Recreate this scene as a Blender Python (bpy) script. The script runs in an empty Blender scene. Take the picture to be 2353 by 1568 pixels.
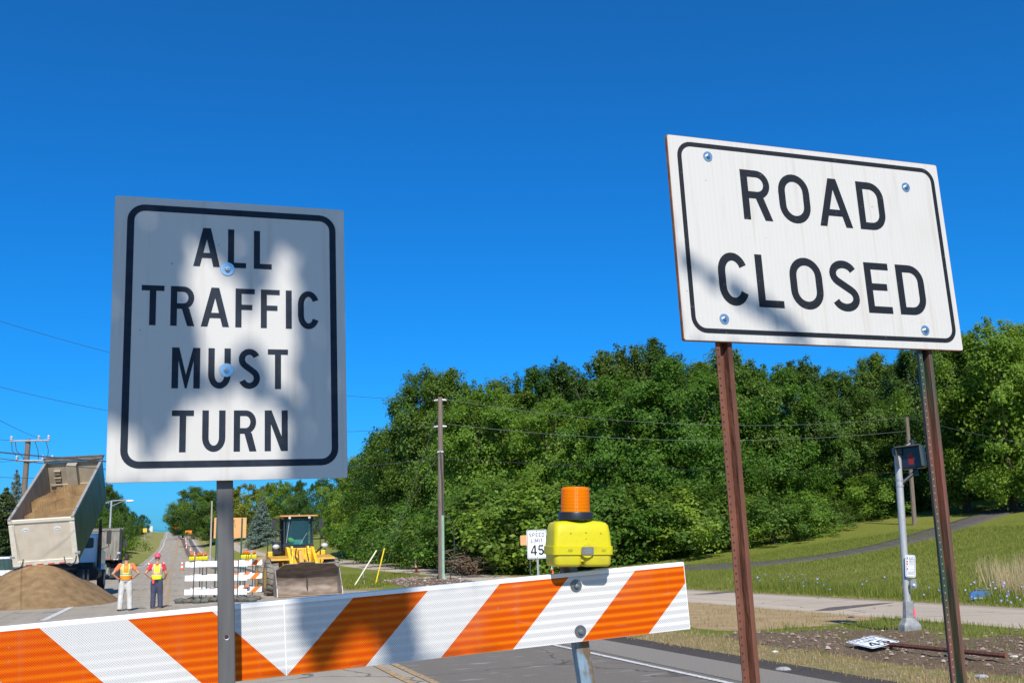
import bpy, math, random
import numpy as np
from mathutils import Vector, Matrix, geometry
from mathutils.noise import noise as mnoise
random.seed(7); RNG = np.random.default_rng(7)
SC = bpy.context.scene; C = SC.collection
PI = math.pi; rad = math.radians
# ---------------------------------------------------------------- camera
FPX, PITCH, ROLL, EYE = 2333.6, rad(11.503), rad(2.014), 1.58
FW = Vector((0, math.cos(PITCH), math.sin(PITCH))); U0 = Vector((0, -math.sin(PITCH), math.cos(PITCH))); R0 = Vector((1, 0, 0))
CR = math.cos(ROLL) * R0 - math.sin(ROLL) * U0; CU = math.sin(ROLL) * R0 + math.cos(ROLL) * U0
cd = bpy.data.cameras.new('camera'); cam = bpy.data.objects.new('camera', cd); C.objects.link(cam); SC.camera = cam
cd.sensor_width = 36; cd.lens = 36 * FPX / 2352; cd.clip_end = 8000; cd.clip_start = .05
M = Matrix.Identity(4)
for i, v in enumerate((CR, CU, -FW)):
    for j in range(3): M[j][i] = v[j]
cam.matrix_world = Matrix.Translation((0, 0, EYE)) @ M
# ---------------------------------------------------------------- world, sun, exposure
SUN_AZ, SUN_EL = rad(-8.3), rad(42)      # heading in which the light travels, height of the sun
LD = Vector((math.sin(SUN_AZ) * math.cos(SUN_EL), math.cos(SUN_AZ) * math.cos(SUN_EL), -math.sin(SUN_EL)))
w = bpy.data.worlds.new('World'); SC.world = w; w.use_nodes = True
nt = w.node_tree; bg = nt.nodes['Background']; sky = nt.nodes.new('ShaderNodeTexSky'); sky.sky_type = 'NISHITA'
sky.sun_disc = False; sky.sun_elevation = SUN_EL; sky.sun_rotation = math.atan2(-LD.x, -LD.y)
sky.air_density = 1.0; sky.dust_density = 1.3; sky.ozone_density = 3.0; sky.altitude = 300
hs = nt.nodes.new('ShaderNodeHueSaturation'); hs.inputs['Saturation'].default_value = 1.22; hs.inputs['Hue'].default_value = .497
sep = nt.nodes.new('ShaderNodeSeparateColor'); com = nt.nodes.new('ShaderNodeCombineColor'); nt.links.new(sky.outputs[0], hs.inputs['Color']); nt.links.new(hs.outputs[0], sep.inputs[0])
SKY = .12; EXPK = 2 ** .3
for ci, (a_, g_, o_, cap) in enumerate(((.17, 2.0, .009, 3), (.575, .93, 0, 3), (1.07, 1.08, 0, 1.4))):      # deep polarised blue: per-channel contrast of the physical sky
    prev = sep.outputs[ci]
    for op, val in (('MULTIPLY', SKY * EXPK), ('POWER', g_), ('MULTIPLY', a_), ('ADD', o_), ('MINIMUM', cap), ('DIVIDE', SKY * EXPK)):
        q_ = nt.nodes.new('ShaderNodeMath'); q_.operation = op; nt.links.new(prev, q_.inputs[0]); q_.inputs[1].default_value = val; prev = q_.outputs[0]
    nt.links.new(prev, com.inputs[ci])
nt.links.new(com.outputs[0], bg.inputs[0]); bg.inputs[1].default_value = SKY
sl_ = bpy.data.lights.new('sun', 'SUN'); sun = bpy.data.objects.new('sun', sl_); C.objects.link(sun)
sl_.energy = 5.0; sl_.angle = rad(.53); sl_.color = (1, .95, .87); sun.rotation_euler = LD.to_track_quat('-Z', 'Y').to_euler()
SC.view_settings.view_transform = 'Standard'; SC.view_settings.look = 'None'; SC.view_settings.gamma = 1
SC.view_settings.exposure = .3
# ---------------------------------------------------------------- geometry of the place
def ray(u, v):
    d = FW + (u - 1176) / FPX * CR - (v - 784) / FPX * CU
    return d / d.y
def at(u, v, Y): return Vector((0, 0, EYE)) + ray(u, v) * Y
def onplane(u, v, o, n):
    d = ray(u, v); e = Vector((0, 0, EYE)); return e + d * ((o - e).dot(n) / d.dot(n))
TH = rad(-18.75); RD = Vector((math.sin(TH), math.cos(TH), 0)); RR = Vector((math.cos(TH), -math.sin(TH), 0))
def sl(X, Y): return X * RD.x + Y * RD.y, X * RR.x + Y * RR.y
def xy(s, l): return RD.x * s + RR.x * l, RD.y * s + RR.y * l
KS = [-300, 44, 50, 60, 90, 190, 260, 296, 330, 443, 605, 660, 900, 1500, 3500]
KZ = [0, 0, .15, .35, .7, .95, 3.5, 5.4, 7.6, 10.6, 17.4, 17.2, 6, -10, -10]
def zs_(s):
    t = 0
    for k in (-1, -.5, 0, .5, 1): t = t + np.interp(s + k * np.clip((np.asarray(s) - 40) * .12, 0, 16), KS, KZ)
    return t / 5
def sm(x, a, b):
    t = np.clip((x - a) / (b - a), 0, 1); return t * t * (3 - 2 * t)
def zt(s, l):
    s = np.asarray(s, float); l = np.asarray(l, float)
    z = zs_(s)
    z = z + .1 * np.minimum(np.maximum(l - 18, 0), 45) * (1 - .75 * sm(s, 80, 160)) * sm(s, -60, 0)
    z = z + 1.0 * sm(l, 8, 14) * sm(s, 70, 170) * (1 - sm(s, 280, 420))
    z = z + .15 * np.minimum(np.maximum(-5.2 - l, 0), 18) * sm(s, 80, 150)
    z = z + 2.2 * sm(l, 15, 25) * sm(s, 110, 200) * (1 - sm(s, 300, 450))
    return z
def ground(X, Y): s, l = sl(X, Y); return float(zt(s, l))
def gp(u, v, Y):      # point on the ground under a pixel column at depth Y
    p = at(u, v, Y); return Vector((p.x, p.y, ground(p.x, p.y)))
# ---------------------------------------------------------------- materials
def newmat(name):
    m = bpy.data.materials.new(name); m.use_nodes = True; return m, m.node_tree, m.node_tree.nodes['Principled BSDF']
MATS = {}
def mat(name, col, rough=.6, metal=0, var=.12, scale=6, bump=0, spec=.5, col2=None, detail=4, coord='Object', stretch=None, thr=None, bscale=None):
    if name in MATS: return MATS[name]
    m, t, b = newmat(name); N = t.nodes.new; L = t.links.new
    b.inputs['Roughness'].default_value = rough; b.inputs['Metallic'].default_value = metal; b.inputs['Specular IOR Level'].default_value = spec
    tc = N('ShaderNodeTexCoord'); src = tc.outputs[coord]
    if stretch:
        mp = N('ShaderNodeMapping'); mp.inputs['Scale'].default_value = stretch; L(src, mp.inputs[0]); src = mp.outputs[0]
    n = N('ShaderNodeTexNoise'); n.inputs['Scale'].default_value = scale; n.inputs['Detail'].default_value = detail; L(src, n.inputs['Vector'])
    r = N('ShaderNodeValToRGB'); L(n.outputs[0], r.inputs[0])
    c2 = col2 if col2 else tuple(min(1, c * (1 + var)) for c in col); c1 = col if col2 else tuple(c * (1 - var) for c in col)
    lo, hi = thr if thr else (.3, .7)
    r.color_ramp.elements[0].position = lo; r.color_ramp.elements[1].position = hi
    r.color_ramp.elements[0].color = (*c1, 1); r.color_ramp.elements[1].color = (*c2, 1)
    L(r.outputs[0], b.inputs['Base Color'])
    if bump:
        n2 = N('ShaderNodeTexNoise'); n2.inputs['Scale'].default_value = bscale or scale * 4; n2.inputs['Detail'].default_value = 5; L(src, n2.inputs['Vector'])
        bp = N('ShaderNodeBump'); bp.inputs['Strength'].default_value = bump; bp.inputs['Distance'].default_value = .02
        L(n2.outputs[0], bp.inputs['Height']); L(bp.outputs[0], b.inputs['Normal'])
    MATS[name] = m; return m
def node(t, op, a, b=None, c=None):
    n = t.nodes.new('ShaderNodeMath'); n.operation = op
    for i, v in enumerate((a, b, c)):
        if v is None: continue
        if isinstance(v, (int, float)): n.inputs[i].default_value = v
        else: t.links.new(v, n.inputs[i])
    return n.outputs[0]
def mix(t, f, a, b):
    n = t.nodes.new('ShaderNodeMix'); n.data_type = 'RGBA'
    for k, v in ((0, f), (6, a), (7, b)):
        if isinstance(v, tuple): n.inputs[k].default_value = (*v, 1)
        elif isinstance(v, (int, float)): n.inputs[k].default_value = v
        else: t.links.new(v, n.inputs[k])
    return n.outputs[2]
def nz(t, vec, scale, detail=4, lo=None, hi=None):
    n = t.nodes.new('ShaderNodeTexNoise'); n.inputs['Scale'].default_value = scale; n.inputs['Detail'].default_value = detail
    if vec is not None: t.links.new(vec, n.inputs['Vector'])
    if lo is None: return n.outputs[0]
    m = t.nodes.new('ShaderNodeMapRange'); m.inputs[1].default_value = lo; m.inputs[2].default_value = hi; t.links.new(n.outputs[0], m.inputs[0])
    return m.outputs[0]
def mapv(t, vec, scale):
    m = t.nodes.new('ShaderNodeMapping'); m.inputs['Scale'].default_value = scale; t.links.new(vec, m.inputs[0]); return m.outputs[0]
def bumpn(t, b, h, strength, dist=.02):
    bp = t.nodes.new('ShaderNodeBump'); bp.inputs['Strength'].default_value = strength; bp.inputs['Distance'].default_value = dist
    t.links.new(h, bp.inputs['Height']); t.links.new(bp.outputs[0], b.inputs['Normal'])
def leafmat(name, c1, c2, trans=.35, c3=None):
    m, t, b = newmat(name); N = t.nodes.new; L = t.links.new
    g = N('ShaderNodeNewGeometry'); oi = N('ShaderNodeObjectInfo')
    r = N('ShaderNodeValToRGB'); L(g.outputs['Random Per Island'], r.inputs[0])
    r.color_ramp.elements[0].color = (*c1, 1); r.color_ramp.elements[1].color = (*c2, 1)
    if c3: e = r.color_ramp.elements.new(.9); e.color = (*c2, 1); r.color_ramp.elements[2].color = (*c3, 1)
    h = N('ShaderNodeHueSaturation'); L(r.outputs[0], h.inputs['Color'])
    mr = N('ShaderNodeMapRange'); L(oi.outputs['Random'], mr.inputs[0]); mr.inputs[3].default_value = .475; mr.inputs[4].default_value = .515
    L(mr.outputs[0], h.inputs['Hue'])
    mv = N('ShaderNodeMapRange'); L(oi.outputs['Random'], mv.inputs[0]); mv.inputs[3].default_value = 1.3; mv.inputs[4].default_value = .78
    L(mv.outputs[0], h.inputs['Value'])
    b.inputs['Roughness'].default_value = .55; b.inputs['Specular IOR Level'].default_value = .25; L(h.outputs[0], b.inputs['Base Color'])
    tr = N('ShaderNodeBsdfTranslucent'); mx = N('ShaderNodeMixShader'); mx.inputs[0].default_value = trans
    hh = N('ShaderNodeHueSaturation'); L(h.outputs[0], hh.inputs['Color']); hh.inputs['Value'].default_value = 1.7; hh.inputs['Hue'].default_value = .485
    L(hh.outputs[0], tr.inputs[0]); L(b.outputs[0], mx.inputs[1]); L(tr.outputs[0], mx.inputs[2]); L(mx.outputs[0], t.nodes['Material Output'].inputs[0])
    MATS[name] = m; return m
# ---------------------------------------------------------------- mesh builder
class MB:
    def __init__(s): s.v = []; s.f = []
    def add(s, vs, fs, T=None):
        o = len(s.v)
        s.v += [tuple(T @ Vector(p)) if T is not None else tuple(p) for p in vs]
        s.f += [tuple(i + o for i in f) for f in fs]; return s
    def box(s, c, d, T=None, top=None):
        x, y, z = d[0] / 2, d[1] / 2, d[2] / 2; tx, ty = top if top else (1, 1)
        vs = [(c[0] + a * x * (tx if e > 0 else 1), c[1] + b * y * (ty if e > 0 else 1), c[2] + e * z) for e in (-1, 1) for a, b in ((-1, -1), (1, -1), (1, 1), (-1, 1))]
        return s.add(vs, [(3, 2, 1, 0), (4, 5, 6, 7), (0, 1, 5, 4), (1, 2, 6, 5), (2, 3, 7, 6), (3, 0, 4, 7)], T)
    def tube(s, a, b, r0, r1=None, n=10, cap=True):
        a = Vector(a); b = Vector(b); r1 = r0 if r1 is None else r1; d = b - a
        q = d.to_track_quat('Z', 'Y').to_matrix(); vs = []
        for p, r in ((a, r0), (b, r1)):
            for k in range(n): vs.append(p + q @ Vector((r * math.cos(2 * PI * k / n), r * math.sin(2 * PI * k / n), 0)))
        fs = [(k, (k + 1) % n, n + (k + 1) % n, n + k) for k in range(n)]
        if cap: fs += [tuple(range(n - 1, -1, -1)), tuple(range(n, 2 * n))]
        return s.add(vs, fs)
    def path(s, pts, r, n=6):
        pts = [Vector(p) for p in pts]; rs = r if isinstance(r, (list, tuple)) else [r] * len(pts); vs = []; fs = []
        pd = None
        for i, p in enumerate(pts):
            d = (pts[min(i + 1, len(pts) - 1)] - pts[max(i - 1, 0)]); qq = d.to_track_quat('Z', 'Y') if pd is None else pd.rotation_difference(d) @ qq; pd = d; q = qq.to_matrix()
            for k in range(n): vs.append(p + q @ Vector((rs[i] * math.cos(2 * PI * k / n), rs[i] * math.sin(2 * PI * k / n), 0)))
        for i in range(len(pts) - 1):
            for k in range(n): fs.append((i * n + k, i * n + (k + 1) % n, (i + 1) * n + (k + 1) % n, (i + 1) * n + k))
        fs += [tuple(range(n - 1, -1, -1)), tuple(range((len(pts) - 1) * n, len(pts) * n))]
        return s.add(vs, fs)
    def lathe(s, prof, n=24, T=None):      # prof: (r, z) list around local Z
        vs = [(r * math.cos(2 * PI * k / n), r * math.sin(2 * PI * k / n), z) for r, z in prof for k in range(n)]
        fs = [(i * n + k, i * n + (k + 1) % n, (i + 1) * n + (k + 1) % n, (i + 1) * n + k) for i in range(len(prof) - 1) for k in range(n)]
        fs += [tuple(range(n - 1, -1, -1)), tuple(range((len(prof) - 1) * n, len(prof) * n))]
        return s.add(vs, fs, T)
    def prism(s, poly, d0, d1, T=None, axis='y'):   # poly in (x,z), extruded along y
        n = len(poly); ax = {'y': lambda p, d: (p[0], d, p[1]), 'x': lambda p, d: (d, p[0], p[1]), 'z': lambda p, d: (p[0], p[1], d)}[axis]
        vs = [ax(p, d0) for p in poly] + [ax(p, d1) for p in poly]
        tri = geometry.tessellate_polygon([[Vector((p[0], p[1], 0)) for p in poly]])
        fs = [(k, (k + 1) % n, n + (k + 1) % n, n + k) for k in range(n)] + [tuple(t) for t in tri] + [tuple(n + i for i in reversed(t)) for t in tri]
        return s.add(vs, fs, T)
    def flat(s, loops, y=0, T=None):   # filled (x,z) polygon with holes at depth y
        pts = [p for l in loops for p in l]
        tri = geometry.tessellate_polygon([[Vector((p[0], p[1], 0)) for p in l] for l in loops])
        return s.add([(p[0], y, p[1]) for p in pts], [tuple(t) for t in tri], T)
    def ellip(s, c, r, T=None, n=12, m=8):
        prof = [(math.sin(PI * i / m), -math.cos(PI * i / m)) for i in range(m + 1)]
        vs = [(c[0] + r[0] * max(q, .001) * math.cos(2 * PI * k / n), c[1] + r[1] * max(q, .001) * math.sin(2 * PI * k / n), c[2] + r[2] * z) for q, z in prof for k in range(n)]
        fs = [(i * n + k, i * n + (k + 1) % n, (i + 1) * n + (k + 1) % n, (i + 1) * n + k) for i in range(m) for k in range(n)]
        return s.add(vs, fs, T)
def build(name, mb, m, parent=None, smooth=False, bevel=0, fix=True, T=None, seg=2):
    me = bpy.data.meshes.new(name); me.from_pydata(mb.v, [], mb.f)
    if fix:
        import bmesh
        bm = bmesh.new(); bm.from_mesh(me); bmesh.ops.recalc_face_normals(bm, faces=bm.faces); bm.to_mesh(me); bm.free()
    me.materials.append(m)
    if smooth: me.shade_smooth(); me.set_sharp_from_angle(angle=rad(40))
    o = bpy.data.objects.new(name, me); C.objects.link(o)
    if parent: o.parent = parent
    if T is not None: o.matrix_local = T
    if bevel:
        b = o.modifiers.new('bevel', 'BEVEL'); b.width = bevel; b.segments = seg; b.limit_method = 'ANGLE'
    return o
def tag(o, label, cat, group=None, kind=None):
    if label: o['label'] = label
    if cat: o['category'] = cat
    if group: o['group'] = group
    if kind: o['kind'] = kind
    return o
def thing(name, label, cat, loc=(0, 0, 0), rotz=0, group=None, T=None):
    o = bpy.data.objects.new(name, None); C.objects.link(o); o.empty_display_size = .2
    if T is not None: o.matrix_world = T
    else: o.location = loc; o.rotation_euler = (0, 0, rotz)
    return tag(o, label, cat, group)
def copytree(o, parent=None):
    c = o.copy(); C.objects.link(c); c.parent = parent
    for ch in list(KIDS.get(o.name, [])): copytree(ch, c)
    return c
KIDS = {}
def index_kids():
    KIDS.clear()
    for o in C.objects:
        if o.parent: KIDS.setdefault(o.parent.name, []).append(o)
def grid(name, P, m, attrs=None, uv=None, smooth=True):
    h, wd = P.shape[:2]; me = bpy.data.meshes.new(name); nv = h * wd; nf = (h - 1) * (wd - 1)
    me.vertices.add(nv); me.vertices.foreach_set('co', P.reshape(-1).astype(np.float32))
    i = np.arange(nv).reshape(h, wd); q = np.stack([i[:-1, :-1], i[:-1, 1:], i[1:, 1:], i[1:, :-1]], -1).reshape(-1, 4)
    me.loops.add(nf * 4); me.loops.foreach_set('vertex_index', q.reshape(-1).astype(np.int32))
    me.polygons.add(nf); me.polygons.foreach_set('loop_start', np.arange(0, nf * 4, 4, dtype=np.int32)); me.polygons.foreach_set('loop_total', np.full(nf, 4, np.int32))
    if uv is not None:
        ul = me.uv_layers.new(name='UVMap'); ul.data.foreach_set('uv', uv.reshape(-1, 2)[q.reshape(-1)].reshape(-1).astype(np.float32))
    if attrs is not None:
        ca = me.color_attributes.new('zone', 'FLOAT_COLOR', 'POINT'); ca.data.foreach_set('color', attrs.reshape(-1).astype(np.float32))
    me.update(calc_edges=True); me.materials.append(m)
    if smooth: me.shade_smooth()
    o = bpy.data.objects.new(name, me); C.objects.link(o); return o
def quads(name, V, m, parent=None, n=4):     # V: (k, n, 3) loose polygons
    k = V.shape[0]; me = bpy.data.meshes.new(name); me.vertices.add(k * n); me.vertices.foreach_set('co', V.reshape(-1).astype(np.float32))
    me.loops.add(k * n); me.loops.foreach_set('vertex_index', np.arange(k * n, dtype=np.int32)); me.polygons.add(k)
    me.polygons.foreach_set('loop_start', np.arange(0, k * n, n, dtype=np.int32)); me.polygons.foreach_set('loop_total', np.full(k, n, np.int32))
    me.update(calc_edges=True); me.materials.append(m)
    o = bpy.data.objects.new(name, me); C.objects.link(o)
    if parent: o.parent = parent
    return o
# ---------------------------------------------------------------- ground sheet
def arr(*segs):
    out = []
    for a, b, st in segs: out += list(np.arange(a, b, st))
    return np.array(out + [segs[-1][1]])
S = arr((-300, -20, 40), (-20, 8, 4), (8, 26, .2), (26, 60, .6), (60, 130, 2), (130, 720, 6), (720, 3400, 120))
Lv = arr((-2500, -100, 200), (-100, -30, 8), (-30, 5, 1.4), (5, 24, .2), (24, 60, 1), (60, 140, 8), (140, 2600, 180))
SS, LL = np.meshgrid(S, Lv, indexing='ij')
def fbm(x, y, sc, seed=0):
    v = np.zeros(x.shape); rg = np.random.default_rng(seed)
    for k in range(10):
        a = rg.uniform(0, 2 * PI); f = sc * rg.uniform(.5, 2.6); ph = rg.uniform(0, 6.28)
        v += np.sin((x * math.cos(a) + y * math.sin(a)) * f + ph + 1.3 * np.sin(x * f * .37 + ph))
    return v / 5
near = sm(SS, 4, 10) * (1 - sm(SS, 26, 34))
wob = fbm(SS, LL, 1.1, 3) * .5
vergeL = sm(LL, 7.3, 7.7) * (1 - sm(LL, 13.3, 13.5))
dirt = vergeL * near * sm(LL + wob * .5, 8.4, 9.0) * (1 - sm(SS + wob, 15.2, 16.6)) * (1 - .75 * sm(LL + wob * 1.2, 10.6, 11.7) * sm(SS, 11.5, 14))
sand = vergeL * sm(LL + wob * .5, 9.4, 10.2) * sm(SS + wob * 2, 16.6, 18.2) * (1 - sm(SS, 26, 30))
sand = np.maximum(sand, sm(LL, 10, 11) * (1 - sm(LL, 14.5, 15.5)) * sm(SS, 105, 115) * (1 - sm(SS, 150, 160)) * .8)
d2 = np.exp(-(((SS - 47.5) / 4.5) ** 2 + ((LL - 11.6) / 2.2) ** 2)); dirt = np.maximum(dirt, sm(d2 + .15 * wob, .3, .6))
dry = np.maximum(vergeL * (1 - sm(LL, 8.4, 9.2)), sm(LL, 16.4, 16.6) * (1 - sm(LL + wob * .6, 17.2, 18.2)))
dry = np.maximum(dry, .45 * sm(fbm(SS, LL, .12, 9), .2, 1.2)); dry = np.maximum(dry, .55 * sm(SS, 150, 300))
bump = dirt * (.03 * fbm(SS, LL, 5, 5) + .02 * fbm(SS, LL, 11, 6)) + dirt * .07 * np.exp(-((LL - 9.2) / .6) ** 2) + sand * .015 * fbm(SS, LL, 3, 8)
bump = bump + .25 * d2 + .08 * np.exp(-(((SS - 14.1) / .6) ** 2 + ((LL - 11.5) / .5) ** 2)) + .02 * near * sm(LL, 17, 18) * fbm(SS, LL, 2, 2)
under = np.where(((LL > -31) & (LL < 7.2) & (SS < 60) | (LL > -3) & (LL < 6.8)) | ((LL > 13.5) & (LL < 16.6) & (SS < 330)), -.06, 0)
def bumpz(s, l):     # height of the rough verge at one point
    j = min(max(int(np.searchsorted(S, s)), 1), len(S) - 1); k = min(max(int(np.searchsorted(Lv, l)), 1), len(Lv) - 1)
    return float(bump[j, k])
ZZ = zt(SS, LL) + bump + under
P = np.stack([RD.x * SS + RR.x * LL, RD.y * SS + RR.y * LL, ZZ], -1)
zone = np.stack([sand, dirt, dry, np.ones_like(dry)], -1)
m, t, b = newmat('ground'); N = t.nodes.new; Lk = t.links.new
at_ = N('ShaderNodeAttribute'); at_.attribute_name = 'zone'; sp = N('ShaderNodeSeparateColor'); Lk(at_.outputs['Color'], sp.inputs[0])
tc = N('ShaderNodeTexCoord'); ob = tc.outputs['Object']
big = nz(t, ob, .12, 3, .35, .65); mid = nz(t, ob, 1.6, 5, .3, .7); fine = nz(t, ob, 22, 5, .3, .7); vf = nz(t, ob, 90, 3, .3, .7)
gr = mix(t, mid, (.15, .18, .024), (.21, .235, .036)); gr = mix(t, big, gr, (.25, .245, .048)); gr = mix(t, node(t, 'MULTIPLY', fine, .6), gr, (.105, .135, .02))
dr = mix(t, fine, (.25, .18, .08), (.42, .33, .17)); 
gr = mix(t, node(t, 'MULTIPLY', sp.outputs[2], nz(t, ob, 3.5, 4, .25, .6)), gr, dr)
di = mix(t, fine, (.10, .07, .045), (.27, .19, .12)); di = mix(t, nz(t, ob, 60, 2, .66, .72), di, (.38, .34, .29)); di = mix(t, nz(t, ob, 2.2, 4, .45, .7), di, (.16, .11, .065))
sa = mix(t, mid, (.46, .31, .155), (.60, .43, .235)); sa = mix(t, node(t, 'MULTIPLY', fine, .5), sa, (.2, .13, .065))
edge = node(t, 'ADD', sp.outputs[1], node(t, 'MULTIPLY', node(t, 'SUBTRACT', nz(t, ob, 5, 6), .5), 1.1))
gr = mix(t, node(t, 'MULTIPLY', node(t, 'SUBTRACT', edge, .35), 4), gr, di); t.nodes[-1].clamp_factor = True
edge2 = node(t, 'ADD', sp.outputs[0], node(t, 'MULTIPLY', node(t, 'SUBTRACT', nz(t, ob, 4, 6), .5), 1.0))
gr = mix(t, node(t, 'MULTIPLY', node(t, 'SUBTRACT', edge2, .35), 4), gr, sa)
Lk(gr, b.inputs['Base Color']); b.inputs['Roughness'].default_value = .95; b.inputs['Specular IOR Level'].default_value = .1
bumpn(t, b, node(t, 'ADD', nz(t, ob, 12, 5), nz(t, ob, 70, 2)), .9, .04)
tag(grid('ground', P, m, zone), None, None, kind='structure')
# ---------------------------------------------------------------- roads, path
def strip(name, m, sarr, lf, rf, n, off, skirt=True):
    rows = []; uvs = []
    for s in sarr:
        a, b_ = (np.interp(s, *lf), np.interp(s, *rf)); ls = np.linspace(a, b_, n)
        if skirt: ls = np.concatenate([[a - .03], ls, [b_ + .03]])
        z = zt(np.full(len(ls), s), ls) + off
        if skirt: z[0] -= .1; z[-1] -= .1
        rows.append(np.stack([RD.x * s + RR.x * ls, RD.y * s + RR.y * ls, z], -1)); uvs.append(np.stack([ls, np.full(len(ls), s)], -1))
    return grid(name, np.array(rows), m, uv=np.array(uvs))
def asphalt(name, base, tracks=False, tone=None):
    m, t, b = newmat(name); N = t.nodes.new; L = t.links.new
    tc = N('ShaderNodeTexCoord'); ob = tc.outputs['Object']; uv = tc.outputs['UV']; sp = N('ShaderNodeSeparateXYZ'); L(uv, sp.inputs[0]); l, s = sp.outputs[0], sp.outputs[1]
    c = mix(t, nz(t, ob, 160, 2, .3, .7), tuple(x * .72 for x in base), tuple(x * 1.28 for x in base))
    c = mix(t, node(t, 'MULTIPLY', nz(t, ob, .35, 5, .35, .65), .5), c, tuple(x * .8 for x in base))
    c = mix(t, node(t, 'MULTIPLY', nz(t, mapv(t, uv, (2.2, .07, 1)), 1.0, 4, .45, .7), .45), c, tuple(x * 1.3 for x in base))
    if tone:      # newer, darker surface over the right-hand lane close by
        f = node(t, 'MULTIPLY', node(t, 'GREATER_THAN', l, 3.12), node(t, 'LESS_THAN', s, 26)); f = node(t, 'MULTIPLY', f, node(t, 'LESS_THAN', l, 6.3))
        c = mix(t, node(t, 'MULTIPLY', f, .8), c, mix(t, nz(t, ob, 120, 2, .35, .65), (.095, .082, .068), (.15, .132, .11)))
        f2 = node(t, 'MULTIPLY', f, nz(t, mapv(t, uv, (1.2, 3.5, 1)), 1.7, 5, .6, .68)); c = mix(t, node(t, 'MULTIPLY', f2, .55), c, (.33, .30, .26))
        f = node(t, 'MULTIPLY', node(t, 'GREATER_THAN', l, 7.05), node(t, 'LESS_THAN', s, 26)); c = mix(t, f, c, mix(t, nz(t, ob, 30, 4, .3, .7), (.06, .047, .037), (.11, .088, .068)))
    if tracks:
        for c0, w_ in ((4.35, .42), (6.35, .42)):
            dd = node(t, 'ABSOLUTE', node(t, 'SUBTRACT', node(t, 'ADD', l, node(t, 'MULTIPLY', nz(t, mapv(t, uv, (0, .02, 1)), 1, 2), .8)), c0 + .4))
            f = node(t, 'MULTIPLY', node(t, 'SUBTRACT', w_ + .25, dd), 3.2); n_ = t.nodes.new('ShaderNodeClamp'); L(f, n_.inputs[0])
            f = node(t, 'MULTIPLY', n_.outputs[0], node(t, 'GREATER_THAN', s, 70)); c = mix(t, node(t, 'MULTIPLY', f, .75), c, (.055, .052, .055))
    vo = N('ShaderNodeTexVoronoi'); vo.feature = 'DISTANCE_TO_EDGE'; vo.inputs['Scale'].default_value = .33
    ad = N('ShaderNodeVectorMath'); L(ob, ad.inputs[0]); nn = N('ShaderNodeTexNoise'); nn.inputs['Scale'].default_value = .9; nn.inputs['Detail'].default_value = 6; L(ob, nn.inputs[0]); L(nn.outputs[1], ad.inputs[1]); L(ad.outputs[0], vo.inputs['Vector'])
    c = mix(t, node(t, 'MULTIPLY', node(t, 'LESS_THAN', vo.outputs[0], .006), .6), c, (.04, .038, .036))
    L(c, b.inputs['Base Color']); b.inputs['Roughness'].default_value = .9; b.inputs['Specular IOR Level'].default_value = .25
    bumpn(t, b, nz(t, ob, 140, 3), .5, .006); return m
A1 = asphalt('road_asphalt', (.33, .28, .215), True, True)
sr = np.concatenate([arr((-60, 8, 4), (8, 60, 1), (60, 130, 2), (130, 720, 5))])
RLs = ([-60, 58, 72, 190, 296, 720], [-40, -30, -4.6, -4.6, -2.2, -1.6]); RRs = ([-60, 26, 28, 43, 46, 190, 300, 443, 720], [7.6, 7.6, 12.6, 12.6, 7.2, 8.6, 8.4, 7.5, 7.3])
tag(strip('road', A1, sr, RLs, RRs, 30, .012), None, None, kind='structure')
gm = mat('gravel_shoulder', (.33, .285, .23), .95, var=.4, scale=60, bump=1, detail=6)
tag(strip('gravel_shoulder', gm, arr((-60, 26, 1)), ([-60, 26], [6.22, 6.22]), ([-60, 26], [7.05, 7.05]), 3, .017, False), None, None, kind='structure')
pm = asphalt('path_asphalt', (.43, .35, .265))
tag(strip('path', pm, arr((-60, 60, 1), (60, 340, 4)), ([-60, 340], [13.4, 13.4]), ([-60, 340], [16.75, 16.75]), 6, .015), None, None, kind='structure')
dk = asphalt('drive_asphalt', (.095, .082, .07))
# driveway climbing the lawn on the right, laid along pixel-measured ground points
def hitground(u, v):
    d = ray(u, v); Y = 5.0
    for _ in range(6000):
        Y += .04
        if EYE + d.z * Y < ground(d.x * Y, Y): break
    return Vector((d.x * Y, Y, 0))
def band(name, m, cpts, w, off):
    pts = [Vector((p[0], p[1], 0)) for p in cpts]; out = []
    for i in range(len(pts) - 1):
        for k in range(12): out.append(pts[i].lerp(pts[i + 1], k / 12))
    out.append(pts[-1]); rows = []
    for _ in range(14): out = [out[0]] + [(out[i - 1] + out[i] * 2 + out[i + 1]) / 4 for i in range(1, len(out) - 1)] + [out[-1]]
    for i, p in enumerate(out):
        d = (out[min(i + 1, len(out) - 1)] - out[max(i - 1, 0)]).normalized(); n = Vector((d.y, -d.x, 0)); r = []
        for q, dz in ((-.53, -.1), (-.5, 0), (-.25, 0), (0, 0), (.25, 0), (.5, 0), (.53, -.1)):
            x = p + n * q * w; r.append((x.x, x.y, ground(x.x, x.y) + off + dz))
        rows.append(r)
    Pn = np.array(rows); return grid(name, Pn, m, uv=Pn[..., :2].copy())
dp = [hitground(*p) for p in ((1590, 1304), (1760, 1296), (1930, 1275), (2085, 1243), (2240, 1193), (2352, 1160))]
dp = [dp[0] + (dp[0] - dp[1]) * 1.0] + dp + [dp[-1] + (dp[-1] - dp[-2]) * 2]
tag(band('driveway', dk, dp, 2.0, .05), None, None, kind='structure')
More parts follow.
